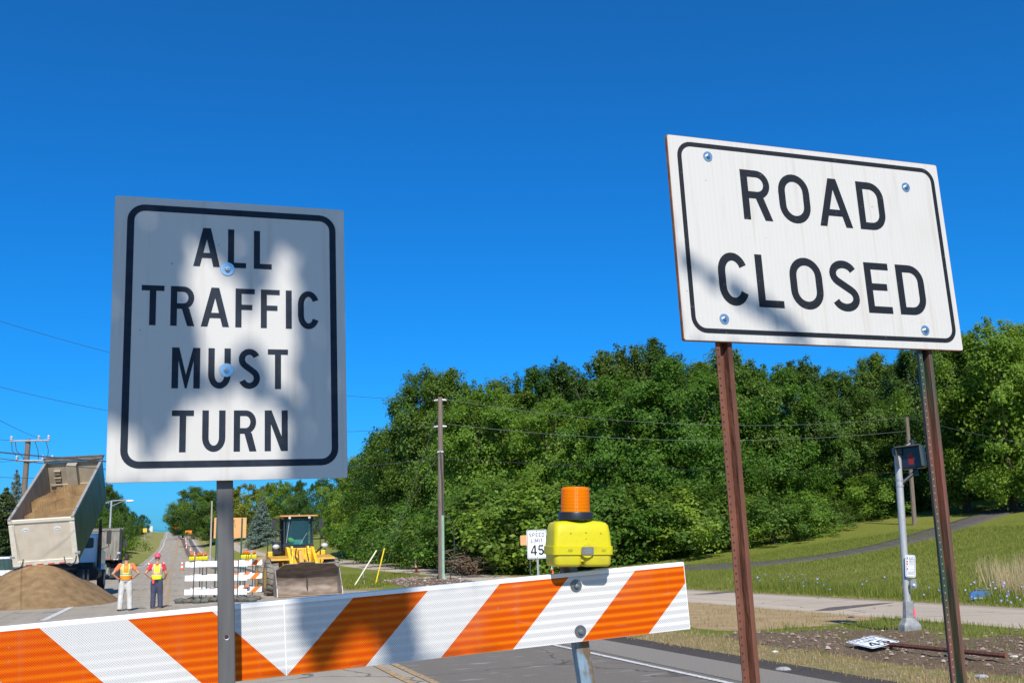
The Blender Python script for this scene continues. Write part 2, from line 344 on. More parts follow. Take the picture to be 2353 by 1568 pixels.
# painted markings: worn paint, each its own strip
def paint(name, col, wear):
    m, t, b = newmat(name); ob = t.nodes.new('ShaderNodeTexCoord').outputs['Object']
    f = nz(t, ob, 28, 6, wear - .06, wear + .06); c = mix(t, f, col, (.2, .185, .165)); t.links.new(c, b.inputs['Base Color']); b.inputs['Roughness'].default_value = .7; return m
pw = paint('white_paint', (.62, .60, .56), .58); py = paint('yellow_paint', (.55, .31, .06), .5)
def line(s0, s1, lf, wd, m, name='road_marking'):
    ss = np.arange(s0, s1 + .01, max(1.0, (s1 - s0) / 200)); L1 = ([*lf[0]], [x - wd / 2 for x in lf[1]]); L2 = ([*lf[0]], [x + wd / 2 for x in lf[1]])
    return tag(strip(name, m, ss, L1, L2, 2, .021, False), None, None, kind='structure')
line(-20, 26, ([0, 600], [6.03, 6.03]), .09, pw)
line(46, 650, ([46, 90, 190, 300, 443, 700], [6.1, 6.6, 7.45, 7.3, 6.5, 6.35]), .2, pw)
line(74, 650, ([74, 190, 296, 443, 700], [-3.6, -3.5, -1.2, -.75, -.7]), .2, pw)
for o_ in (-.13, .13):
    line(-20, 16.5, ([0, 600], [3.0 + o_, 3.0 + o_]), .1, py)
    line(34, 200, ([34, 190, 260], [-.15 + o_, .9 + o_, 2.0 + o_]), .12, py)
    line(200, 640, ([200, 260, 330, 700], [1.05 + o_, 2.0 + o_, 2.85 + o_, 2.9 + o_]), .16, py)
    line(70, 330, ([70, 190, 260, 330], [3.1 + o_, 3.9 + o_, 3.6 + o_, 3.15 + o_]), .14, py)
line(33, 44, ([30, 50], [-3.35, -3.35]), .2, pw)
# ---------------------------------------------------------------- lettering
def arc(cx, cz, rx, rz, a0, a1, n=10): return [(cx + rx * math.cos(rad(a0 + (a1 - a0) * i / n)), cz + rz * math.sin(rad(a0 + (a1 - a0) * i / n))) for i in range(n + 1)]
def thick(pts, t):
    L_, R_ = [], []
    for i, p in enumerate(pts):
        a = pts[max(i - 1, 0)]; b = pts[min(i + 1, len(pts) - 1)]; dx, dz = b[0] - a[0], b[1] - a[1]; n = math.hypot(dx, dz) or 1
        L_.append((p[0] - dz / n * t / 2, p[1] + dx / n * t / 2)); R_.append((p[0] + dz / n * t / 2, p[1] - dx / n * t / 2))
    return L_ + R_[::-1]
def glyph(ch, w, t):
    h = t / 2
    if ch == 'I': return [[(0, 0), (t, 0), (t, 1), (0, 1)]]
    if ch == 'L': return [[(0, 0), (w, 0), (w, t * .9), (t, t * .9), (t, 1), (0, 1)]]
    if ch == 'T': return [[(w / 2 - h, 0), (w / 2 + h, 0), (w / 2 + h, 1 - t * .9), (w, 1 - t * .9), (w, 1), (0, 1), (0, 1 - t * .9), (w / 2 - h, 1 - t * .9)]]
    if ch in 'EF':
        m_ = .52; o = [(0, 0)]
        o += [(w, 0), (w, t * .9), (t, t * .9)] if ch == 'E' else [(t, 0)]
        return [o + [(t, m_ - t * .45), (w * .88, m_ - t * .45), (w * .88, m_ + t * .45), (t, m_ + t * .45), (t, 1 - t * .9), (w, 1 - t * .9), (w, 1), (0, 1)]]
    if ch == 'A':
        td = t * 1.06; k = w / 2 - t * .62; yb = .22; yc = yb + t * .9; y0 = (w - 2 * td) / (2 * k)
        return [[(0, 0), (td, 0), (td + k * yb, yb), (w - td - k * yb, yb), (w - td, 0), (w, 0), (w - k, 1), (k, 1)], [(td + k * yc, yc), (w - td - k * yc, yc), (w / 2, y0)]]
    if ch == 'M':
        a = t * 1.1; return [[(0, 0), (t, 0), (t, .68), (w / 2 - .02, 0), (w / 2 + .02, 0), (w - t, .68), (w - t, 0), (w, 0), (w, 1), (w - a, 1), (w / 2, .33), (a, 1), (0, 1)]]
    if ch == 'N': a = t * 1.1; return [[(0, 0), (t, 0), (t, .66), (w - a, 0), (w, 0), (w, 1), (w - t, 1), (w - t, .36), (a, 1), (0, 1)]]
    if ch == 'U':
        return [[(0, 1)] + arc(w / 2, .34, w / 2, .34, 180, 360, 14) + [(w, 1), (w - t, 1)] + arc(w / 2, .34, w / 2 - t, .34 - t, 360, 180, 14) + [(t, 1)]]
    if ch in 'O0':
        z = .36
        return [arc(w / 2, z, w / 2, z, 180, 360, 14) + arc(w / 2, 1 - z, w / 2, z, 0, 180, 14), arc(w / 2, z, w / 2 - t, z - t, 180, 360, 14) + arc(w / 2, 1 - z, w / 2 - t, z - t, 0, 180, 14)]
    if ch in 'CG':
        z = .36; r = w / 2 - h; p = arc(w / 2, 1 - z, r, z - h, 22, 180, 12) + arc(w / 2, z, r, z - h, 180, 338, 12); return [thick(p, t)]
    if ch == 'D':
        rx = min(.34, .56 * w); x1 = w - rx; z = .34
        return [[(0, 0), (x1, 0)] + arc(x1, z, rx, z, -90, 0, 8)[1:] + arc(x1, 1 - z, rx, z, 0, 90, 8) + [(0, 1)], [(t, t), (x1, t)] + arc(x1, z, rx - t, z - t, -90, 0, 8)[1:] + arc(x1, 1 - z, rx - t, z - t, 0, 90, 8) + [(t, 1 - t)]]
    if ch in 'RP':
        mm = .43; rz = (1 - mm) / 2; rx = min(rz, .46 * w); x1 = w - rx - .01; tt = t * .92
        out = [(0, 0), (t, 0), (t, mm)] + ([(max(t + .02, w * .47), mm), (w - t * 1.12, 0), (w, 0), (w * .47 + t * 1.15, mm + .012)] if ch == 'R' else []) + arc(x1, mm + rz, rx, rz, -62 if ch == 'R' else -90, 90, 12) + [(0, 1)]
        return [out, [(t, mm + tt), (x1, mm + tt)] + arc(x1, mm + rz, rx - tt, rz - tt, -90, 90, 12)[1:] + [(t, 1 - tt)]]
    if ch == 'S':
        r = w / 2 - h; p = arc(w / 2, .735, r, .265 - h, 22, 232, 15) + arc(w / 2, .265, r, .265 - h, 52, -160, 15)
        return [thick(p, t)]
    if ch == '4': return [[(w * .58, 0), (w * .58 + t, 0), (w * .58 + t, .2), (w, .2), (w, .2 + t * .85), (w * .58 + t, .2 + t * .85), (w * .58 + t, 1), (w * .58 - .02, 1), (0, .34), (0, .2), (w * .58, .2)], [(w * .58, .2 + t * .85), (t * .95, .2 + t * .85), (w * .58, .80)]]
    if ch == '5': return [thick([(w * .92, 1 - h * .9), (w * .2, 1 - h * .9), (w * .13, .55)] + arc(w / 2, .32, w / 2 - h, .32 - h, 125, -160, 14), t)]
    return [[(0, .4), (w, .4), (w, .6), (0, .6)]]
WID = dict(A=.72, L=.5, T=.56, R=.6, F=.5, I=.165, C=.57, M=.74, U=.6, S=.58, N=.62, O=.66, D=.6, E=.52, P=.58)
WID['4'] = .66; WID['5'] = .6
def text(mb, s, x0, x1, z0, z1, t=.165, gap=.19, y=0, T=None):
    H = z1 - z0; tot = sum(WID.get(c, .5) for c in s) + gap * (len(s) - 1); kx = (x1 - x0) / tot; x = x0
    for c in s:
        if c == ' ': x += .5 * kx; continue
        wd = WID.get(c, .5); g = glyph(c, wd * kx / H, t)
        mb.flat([[(x + p[0] * H, z0 + p[1] * H) for p in l] for l in g], y, T); x += (wd + gap) * kx
    return mb
def rrect(x0, x1, z0, z1, r, n=7): return arc(x1 - r, z1 - r, r, r, 0, 90, n) + arc(x0 + r, z1 - r, r, r, 90, 180, n) + arc(x0 + r, z0 + r, r, r, 180, 270, n) + arc(x1 - r, z0 + r, r, r, 270, 360, n)
def ringm(mb, x0, x1, z0, z1, r, t, y=0, T=None):
    a = rrect(x0, x1, z0, z1, r); b = rrect(x0 + t, x1 - t, z0 + t, z1 - t, max(r - t, .002)); n = len(a)
    return mb.add([(p[0], y, p[1]) for p in a + b], [(k, (k + 1) % n, n + (k + 1) % n, n + k) for k in range(n)], T)
# reflective sheeting: fine cell pattern pressed into the film
def sheeting(name, pitch, kind='diamond', orange=False, bands=0, dirt=.1):
    m, t, b = newmat(name); N = t.nodes.new; L = t.links.new; ob = N('ShaderNodeTexCoord').outputs['Object']
    sp = N('ShaderNodeSeparateXYZ'); L(ob, sp.inputs[0]); x, z = sp.outputs[0], sp.outputs[2]; k = 2 * PI / pitch
    a = node(t, 'ABSOLUTE', node(t, 'SINE', node(t, 'MULTIPLY', node(t, 'ADD', x, z), k / 2))); c = node(t, 'ABSOLUTE', node(t, 'SINE', node(t, 'MULTIPLY', node(t, 'SUBTRACT', x, z), k / 2)))
    cell = node(t, 'MULTIPLY', node(t, 'SUBTRACT', node(t, 'MINIMUM', a, c), .38), 6); cl = N('ShaderNodeClamp'); L(cell, cl.inputs[0]); cell = cl.outputs[0]
    if bands:
        s_ = node(t, 'SINE', node(t, 'ADD', node(t, 'MULTIPLY', z, 2 * PI / bands), node(t, 'MULTIPLY', nz(t, mapv(t, ob, (.8, 1, 3)), 2, 2), 3)))
        fade = nz(t, mapv(t, ob, (1, 1, 1.2)), 1.1, 1, .35, .6)
        q = N('ShaderNodeClamp'); L(node(t, 'SUBTRACT', 1, node(t, 'MULTIPLY', node(t, 'ADD', s_, .25), node(t, 'MULTIPLY', fade, 1.4))), q.inputs[0]); cell = node(t, 'MULTIPLY', cell, q.outputs[0])
    if kind == 'diamond': W, Gc = (.60, .585, .56), (.33, .33, .325)
    else: W, Gc = (.55, .525, .485), (.45, .435, .41)
    if kind == 'strip':
        st = node(t, 'MULTIPLY', node(t, 'ADD', node(t, 'SINE', node(t, 'MULTIPLY', x, 2 * PI / .019)), 1), .22); cell = node(t, 'MAXIMUM', cell, st); cell = node(t, 'MULTIPLY', cell, .75)
    col = mix(t, cell, W, Gc)
    if orange:
        sg = node(t, 'SUBTRACT', node(t, 'ABSOLUTE', x), z); fr = node(t, 'FRACT', node(t, 'ADD', node(t, 'DIVIDE', sg, .4312), 8))
        f = node(t, 'LESS_THAN', fr, .5); f = node(t, 'MULTIPLY', f, node(t, 'LESS_THAN', z, .191)); f = node(t, 'MULTIPLY', f, node(t, 'LESS_THAN', node(t, 'ABSOLUTE', x), 1.2165))
        col = mix(t, f, col, mix(t, cell, mix(t, node(t, 'MULTIPLY', node(t, 'ADD', s_, 1), .5), (.50, .072, .0), (.60, .135, .0)), (.40, .032, .0)))
        lip = node(t, 'GREATER_THAN', z, .1915); col = mix(t, lip, col, (.72, .71, .69))
        seam = node(t, 'LESS_THAN', node(t, 'ABSOLUTE', x), .0008); col = mix(t, node(t, 'MULTIPLY', seam, .7), col, (.9, .9, .86))
    sc = nz(t, mapv(t, ob, (7, 1, 40)), 1.2, 6, .66, .7); col = mix(t, node(t, 'MULTIPLY', sc, dirt), col, (.5, .45, .38))
    gd = nz(t, ob, 3.2, 6, .55, .8); col = mix(t, node(t, 'MULTIPLY', gd, dirt * .9), col, (.42, .38, .32))
    st2 = nz(t, mapv(t, ob, (26, 1, 1.6)), 1.3, 5, .56, .8); col = mix(t, node(t, 'MULTIPLY', st2, min(.4, dirt * 1.2)), col, (.30, .21, .13))
    vs = N('ShaderNodeTexVoronoi'); vs.inputs['Scale'].default_value = 26; L(ob, vs.inputs['Vector']); sepc = N('ShaderNodeSeparateColor'); L(vs.outputs['Color'], sepc.inputs[0])
    dot = node(t, 'MULTIPLY', node(t, 'LESS_THAN', vs.outputs['Distance'], .085), node(t, 'GREATER_THAN', sepc.outputs[0], .86)); col = mix(t, node(t, 'MULTIPLY', dot, .55), col, (.22, .17, .12))
    L(col, b.inputs['Base Color']); b.inputs['Roughness'].default_value = .5; b.inputs['Specular IOR Level'].default_value = .1
    return m
navy = mat('legend_ink', (.008, .014, .026), .6, var=.35, scale=40, spec=.22)
blk = mat('legend_black', (.010, .012, .016), .6, var=.3, scale=90, spec=.22, thr=(.64, .74), col2=(.09, .09, .09))
alu = mat('aluminium', (.5, .5, .5), .4, 1, var=.1, scale=20)
zinc = mat('zinc_washer', (.36, .48, .55), .35, .85, var=.1, scale=60)
boltm = mat('bolt_steel', (.42, .42, .42), .38, 1, var=.3, scale=90)
rust = mat('rusty_steel', (.085, .03, .016), .85, 0, scale=14, bump=.4, col2=(.175, .062, .034), detail=8, stretch=(1, 1, .25))
rustdk = mat('rust_edge', (.16, .055, .02), .9, 0, scale=30, col2=(.3, .13, .06))
grn = mat('green_weathered_post', (.03, .06, .035), .5, .2, scale=16, bump=.3, col2=(.17, .062, .042), detail=9, stretch=(1, 1, .12), thr=(.41, .58))
def basis(x, y, z, yaw, tilt, rot):
    yaw, tilt, rot = rad(yaw), rad(tilt), rad(rot)
    n = Vector((math.sin(yaw) * math.cos(tilt), math.cos(yaw) * math.cos(tilt), math.sin(tilt))); u = Vector((math.cos(yaw), -math.sin(yaw), 0)); v = u.cross(n)
    c, s = math.cos(rot), math.sin(rot); u, v = c * u + s * v, -s * u + c * v
    T = Matrix.Identity(4)
    for j in range(3): T[j][0] = u[j]; T[j][1] = n[j]; T[j][2] = v[j]
    T.translation = Vector((x, y, z + EYE)); return T
def loc2(T, u, v):      # pixel -> local (x,z) on a sign face
    o = T.translation; n = T.to_3x3() @ Vector((0, 1, 0)); p = T.inverted() @ onplane(u, v, o, n); return p.x, p.z
# ---------------------------------------------------------------- foreground: two signs and the barricade
def z7(X, Y): return 217.1 + .4558 * X, 425.2 + .4558 * Y
def z8(X, Y): return 1501.7 + .3461 * X, 289.5 + .3461 * Y
def row(T, f, left, right, bots, tops):
    x0 = sum(loc2(T, *f(*p))[0] for p in left) / len(left); x1 = sum(loc2(T, *f(*p))[0] for p in right) / len(right)
    return x0, x1, sum(loc2(T, *f(*p))[1] for p in bots) / len(bots), sum(loc2(T, *f(*p))[1] for p in tops) / len(tops)
def bolt(parent, x, z, y=0, r=.019, mw=zinc):
    o = build('washer', MB().tube((x, y, z), (x, y - .0025, z), r, r * .96, 28), mw, parent, True)
    m_ = MB().tube((x, y - .0025, z), (x, y - .0095, z), r * .40, r * .37, 6); m_.tube((x, y - .0095, z), (x, y - .012, z), r * .2, r * .17, 10)
    build('bolt', m_, boltm, parent); return o
def axisT(top, bot, yaw):      # local z runs from bot up to top, local y faces away from camera
    z = (top - bot).normalized(); y = Vector((math.sin(rad(yaw)), math.cos(rad(yaw)), 0)); x = y.cross(z).normalized(); y = z.cross(x)
    T = Matrix.Identity(4)
    for j in range(3): T[j][0] = x[j]; T[j][1] = y[j]; T[j][2] = z[j]
    T.translation = bot; return T
def toground(top, bot):
    d = (bot - top); k = (top.z - 0) / (top.z - bot.z); return top + d * k
# sign 1
T1 = basis(-.75049, 2.66791, .58043, -19.423, -.564, .636)
s1 = thing('traffic_sign', 'white portrait sign reading ALL TRAFFIC MUST TURN on a dark grey post', 'road sign', T=T1)
build('panel', MB().prism(rrect(-.305, .305, -.381, .381, .006, 3), .0012, .004), mat('sign_edge', (.42, .4, .38), .6, .3, scale=30), s1)
build('sheeting', MB().flat([rrect(-.3045, .3045, -.3805, .3805, .006, 3)], 0), sheeting('sheeting_prism', .0034, 'fine', dirt=.22), s1)
build('border', ringm(MB(), -.305 + .032, .305 - .0245, -.381 + .035, .381 - .021, .046, .0178, -.0006), navy, s1, fix=False)
for s_, a in (('ALL', row(T1, z7, [(497, 408)], [(893, 425)], [(497, 408), (893, 425)], [(565, 217), (808, 230)])),
              ('TRAFFIC', row(T1, z7, [(238, 515)], [(1131, 610)], [(284, 707), (965, 721)], [(238, 505), (915, 526)])),
              ('MUST', row(T1, z7, [(387, 1024)], [(975, 835)], [(387, 1024), (925, 1026)], [(405, 817), (950, 828)])),
              ('TURN', row(T1, z7, [(390, 1145)], [(974, 1250)], [(440, 1346), (965, 1337)], [(440, 1134), (950, 1134)]))):
    build('legend', text(MB(), s_, *a, t=.15, gap=.215 if s_ != 'TRAFFIC' else .16, y=-.0006), navy, s1, fix=False)
for p in ((670, 423), (665, 932)): bolt(s1, *loc2(T1, *z7(*p)))
pa = onplane(517, 1112, T1 @ Vector((0, .022, 0)), T1.to_3x3() @ Vector((0, 1, 0))); pb = toground(pa, onplane(521.5, 1568, pa, T1.to_3x3() @ Vector((0, 1, 0)))); up_ = (pa - pb).normalized(); TP = axisT(pa, pb, -19.4); hgt = (pa - pb).length
greyp = mat('grey_post_metal', (.10, .095, .09), .5, .25, scale=5, var=.25, stretch=(6, 6, .6), detail=6)
pm_ = MB().box((0, .012, (hgt + .68) / 2), (.0415, .022, hgt + .68))
po = build('post', pm_, greyp, s1, bevel=.0025); po.matrix_parent_inverse = Matrix.Identity(4); po.matrix_local = T1.inverted() @ TP
hz_ = (TP.inverted() @ onplane(521.5, 1462, TP.translation, TP.to_3x3() @ Vector((0, 1, 0)))).z
hb = build('bolt_hole', MB().tube((0.001, -.0002, hz_), (0.001, .004, hz_), .0058, n=20), mat('hole_dark', (.05, .012, .008), .9), po)
build('rim', MB().add(*(lambda n: ([(.0072 * math.cos(2 * PI * k / n), -.0006, hz_ + .0072 * math.sin(2 * PI * k / n)) for k in range(n)] + [(.0055 * math.cos(2 * PI * k / n), -.0002, hz_ + .0055 * math.sin(2 * PI * k / n)) for k in range(n)], [(k, (k + 1) % n, n + (k + 1) % n, n + k) for k in range(n)]))(20)), boltm, po, fix=False)
# sign 2
T2 = basis(1.15775, 3.64317, 1.06265, -20.308, -1.33, .196)
s2 = thing('road_closed_sign', 'large white landscape sign reading ROAD CLOSED on two rusty posts', 'road sign', T=T2)
build('panel', MB().prism(rrect(-.6095, .6095, -.381, .381, .008, 3), .001, .016), rustdk, s2, bevel=.0015)
build('sheeting', MB().flat([rrect(-.6075, .6075, -.379, .379, .008, 3)], 0), sheeting('sheeting_strip', .0042, 'strip', dirt=.25), s2)
build('border', ringm(MB(), -.6095 + .0365, .6095 - .024, -.381 + .029, .381 - .0215, .058, .0175, -.0007), blk, s2, fix=False)
tx = MB(); text(tx, 'ROAD', *row(T2, z8, [(562, 285), (605, 617)], [(1528, 530)], [(605, 617), (1365, 683)], [(562, 285), (1320, 365)]), t=.152, gap=.17, y=-.0007)
build('legend', tx, blk, s2, fix=False); tx = MB()
text(tx, 'CLOSED', *row(T2, z8, [(427, 980)], [(1797, 1085)], [(718, 1202), (1425, 1240), (1635, 1247)], [(676, 850), (1375, 903), (1592, 917)]), t=.152, gap=.165, y=-.0007)
build('legend', tx, blk, s2, fix=False)
for p in ((357, 203), (1671, 407), (467, 1280), (1800, 1355)): bolt(s2, *loc2(T2, *z8(*p)), r=.0195)
UP = [(-.034, 0), (-.0165, 0), (-.011, .030), (.011, .030), (.0165, 0), (.034, 0), (.034, .005), (.020, .005), (.0145, .036), (-.0145, .036), (-.020, .005), (-.034, .005)]
for (u0, v0, u1, v1, m_, k_) in ((1669, 788, 1727, 1568, rust, .97), (2134, 811, 2206, 1568, grn, .95)):
    x, z = loc2(T2, u0, v0); top = T2 @ Vector((x, .018, z)); bt = onplane(u1, v1, top, T2.to_3x3() @ Vector((0, 1, 0))); bt = toground(top, bt); Tp = axisT(top, bt, -20.3); h = (top - bt).length
    mb = MB(); poly = [(a * k_, c * k_) for a, c in UP]; n = len(poly)
    mb.prism(poly, 0, h + .68, axis='z')
    o = build('post', mb, m_, s2, bevel=.0012); o.matrix_local = T2.inverted() @ Tp
    hm = MB()
    for i in range(int(h / .0254) + 1):
        zz = i * .0254
        hm.tube((-.0255, -.0006, zz), (-.0255, .0006, zz), .0036 if m_ is rust else .0022, n=8)
    build('bolt_holes', hm, mat('hole_dark', ()) if m_ is rust else mat('hole_light', (.35, .28, .2), .6), o)
# barricade in front
TB = basis(-.06956, 3.07528, -.18969, -16.322, 1.53, 2.755)
TB = TB @ Matrix.Translation((-.6095, 0, -.1015))
bar = thing('barricade', 'large orange and white striped barricade across the foreground road', 'barricade', T=TB)
dia = sheeting('sheeting_diamond', .0066, 'diamond', True, .0225, dirt=.10)
wpl = mat('white_plastic', (.82, .81, .79), .35, scale=8, var=.04)
for k in range(3):
    o = build('rail', MB().prism(rrect(-1.2192, 1.2192, 0, .2032, .004, 3), .0008, .022), wpl, bar, T=Matrix.Translation((0, 0, -.508 * k)), bevel=.003)
    build('striped_sheeting', MB().flat([rrect(-1.2172, 1.2172, .001, .2022, .004, 3)], 0), dia, o)
px_, pz_ = loc2(TB, 1323, 1344); qx_, qz_ = loc2(TB, 1333, 1449)
for sx in (1, -1):
    for (x, z) in ((px_, pz_), (qx_, qz_)): bolt(bar, sx * x, z, r=.0185, mw=mat('dark_washer', (.17, .18, .18), .45, .8, scale=50))
oldp = mat('peeling_blue_post', (.17, .25, .31), .7, .1, scale=9, bump=.5, col2=(.13, .085, .045), detail=8, thr=(.5, .54), stretch=(1, 1, .4))
v0_ = at(1330, 1568, 3.27); T0_ = TB.inverted() @ v0_
for sx in (1, -1):
    a = Vector((sx * (px_ - .008), .024, .262)); b_ = Vector((sx * (T0_.x + .0), .024, T0_.z)); 
    d = (b_ - a).normalized(); b2 = a + d * 1.62
    z = (a - b2).normalized(); y = Vector((0, 1, 0)); x = y.cross(z).normalized(); y = z.cross(x); Tl = Matrix.Identity(4)
    for j in range(3): Tl[j][0] = x[j]; Tl[j][1] = y[j]; Tl[j][2] = z[j]
    Tl.translation = b2
    mb = MB().box((0, .022, .81), (.045, .044, 1.62)); build('post', mb, oldp, bar, T=Tl, bevel=.004)
    mb = MB().box((0, .03, -.02), (.05, 1.5, .05)); build('foot', mb, oldp, bar, T=Tl, bevel=.004)
# flashing light on the barricade
TL = TB @ Matrix.Translation((loc2(TB, 1324, 1300)[0], 0, loc2(TB, 1324, 1300)[1])) @ Matrix.Rotation(rad(4.6), 4, 'Y')
lamp = thing('warning_light', 'large yellow box with amber beacon on top of the foreground barricade', 'warning light', T=TL)
yel = mat('yellow_plastic', (.52, .455, .006), .45, scale=16, spec=.3, bump=.08, col2=(.36, .30, .02), thr=(.58, .85), detail=8); ylD = mat('yellow_plastic_worn', (.54, .47, .012), .5, scale=22, var=.12, col2=(.42, .34, .04), thr=(.5, .9))
def loft(mb, secs):     # secs: (z, hw, y0, y1, r)
    n = 0; rows = []
    for z, hw, y0, y1, r in secs:
        q = rrect(-hw, hw, y0, y1, r, 5); rows.append([(p[0], p[1], z) for p in q]); n = len(q)
    vs = [p for r_ in rows for p in r_]; fs = [(i * n + k, i * n + (k + 1) % n, (i + 1) * n + (k + 1) % n, (i + 1) * n + k) for i in range(len(rows) - 1) for k in range(n)]
    fs += [tuple(range(n - 1, -1, -1)), tuple(range((len(rows) - 1) * n, len(rows) * n))]; return mb.add(vs, fs)
Y0, Y1 = -.068, .034
mb = MB(); loft(mb, [(.036, .0945, Y0 - .004, Y1 + .004, .014), (.060, .0945, Y0 - .004, Y1 + .004, .014), (.061, .0915, Y0, Y1, .014), (.10, .0885, Y0 + .003, Y1 - .003, .016), (.122, .0855, Y0 + .006, Y1 - .006, .018), (.130, .080, Y0 + .012, Y1 - .010, .02), (.1335, .066, Y0 + .02, Y1 - .018, .02), (.136, .045, Y0 + .028, Y1 - .026, .018)])
hb_ = build('housing', mb, yel, lamp, True)
for sx in (-1, 1):
    mb = MB(); q = [(z, hw, y0, y1, r) for z, hw, y0, y1, r in [(.001, .036, Y0 + .010, Y1 - .006, .012), (.004, .040, Y0 + .004, Y1 - .002, .014), (.010, .0425, Y0 + .001, Y1, .014), (.0355, .0435, Y0, Y1, .014)]]
    loft(mb, q); mb.v = [(a + sx * .0462, b_, c) for a, b_, c in mb.v]; build('battery_tray', mb, ylD, lamp, True)
build('battery_tray', MB().box((0, (Y0 + Y1) / 2, .026), (.02, .094, .018)), ylD, lamp)
dkg = mat('dark_grey_rubber', (.05, .052, .055), .6, scale=30, var=.2); bp = mat('black_plastic', (.014, .015, .018), .4, scale=20, var=.3)
build('latch_boss', MB().tube((.008, Y0 - .008, .047), (.008, Y0, .047), .0195, .021, 28), yel, lamp, True)
build('latch_plate', MB().prism(rrect(-.011, .027, .036, .059, .004), Y0 - .0105, Y0 - .008), mat('latch_grey', (.13, .13, .125), .6), lamp, bevel=.0008)
lt = MB()
for i, (a, c) in enumerate(((.0, .019), (-.004, .021), (-.002, .018))): lt.box(((a + c) / 2 + .001, Y0 - .0106, .0535 - i * .0055), (c - a, .0006, .0016))
build('latch_lettering', lt, mat('latch_letter', (.22, .22, .21), .6), lamp)
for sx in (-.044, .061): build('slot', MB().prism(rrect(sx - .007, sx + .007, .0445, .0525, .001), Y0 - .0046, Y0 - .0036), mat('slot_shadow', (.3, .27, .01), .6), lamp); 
for x, z in ((-.04, .098), (.008, .1), (.055, .098), (.008, .082)): build('screw', MB().tube((x, Y0 + .0015, z), (x, Y0 + .004, z), .002, n=10), mat('screw_dirt', (.16, .14, .02), .6), lamp)
cx = -.008; cy = (Y0 + Y1) / 2; Tc = Matrix.Translation((cx, cy, 0))
build('collar', MB().lathe([(.050, .1375), (.0525, .139), (.0525, .158), (.0515, .1605), (.046, .1615)], 36, Tc), bp, lamp, True)
m, t, b = newmat('amber_lens'); b.inputs['Base Color'].default_value = (1, .28, .0, 1); b.inputs['Roughness'].default_value = .18; b.inputs['Transmission Weight'].default_value = .12; b.inputs['IOR'].default_value = 1.3
tr = t.nodes.new('ShaderNodeBsdfTranslucent'); tr.inputs[0].default_value = (1, .30, .0, 1); mx = t.nodes.new('ShaderNodeMixShader'); mx.inputs[0].default_value = .4
t.links.new(b.outputs[0], mx.inputs[1]); t.links.new(tr.outputs[0], mx.inputs[2]); t.links.new(mx.outputs[0], t.nodes['Material Output'].inputs[0])
zz_ = t.nodes.new('ShaderNodeSeparateXYZ'); t.links.new(t.nodes.new('ShaderNodeTexCoord').outputs['Object'], zz_.inputs[0]); bumpn(t, b, node(t, 'SINE', node(t, 'MULTIPLY', zz_.outputs[2], 2 * PI / .0042)), .5, .001)
amber = m
prof = [(.0445, .160), (.0455, .162)]
for i in range(16):
    z = .165 + i * .0042; r = .0445 - .0016 * i / 15; prof += [(r, z), (r - .0008, z + .0021)]
prof += [(.041, .2325), (.0385, .2355), (.03, .2365)]
build('lens', MB().lathe(prof, 40, Tc), amber, lamp, True)
build('bulb', MB().lathe([(.006, .162), (.006, .19), (.009, .196), (.006, .204), (.001, .206)], 14, Tc), mat('bulb', (.9, .7, .15), .2), lamp, True)
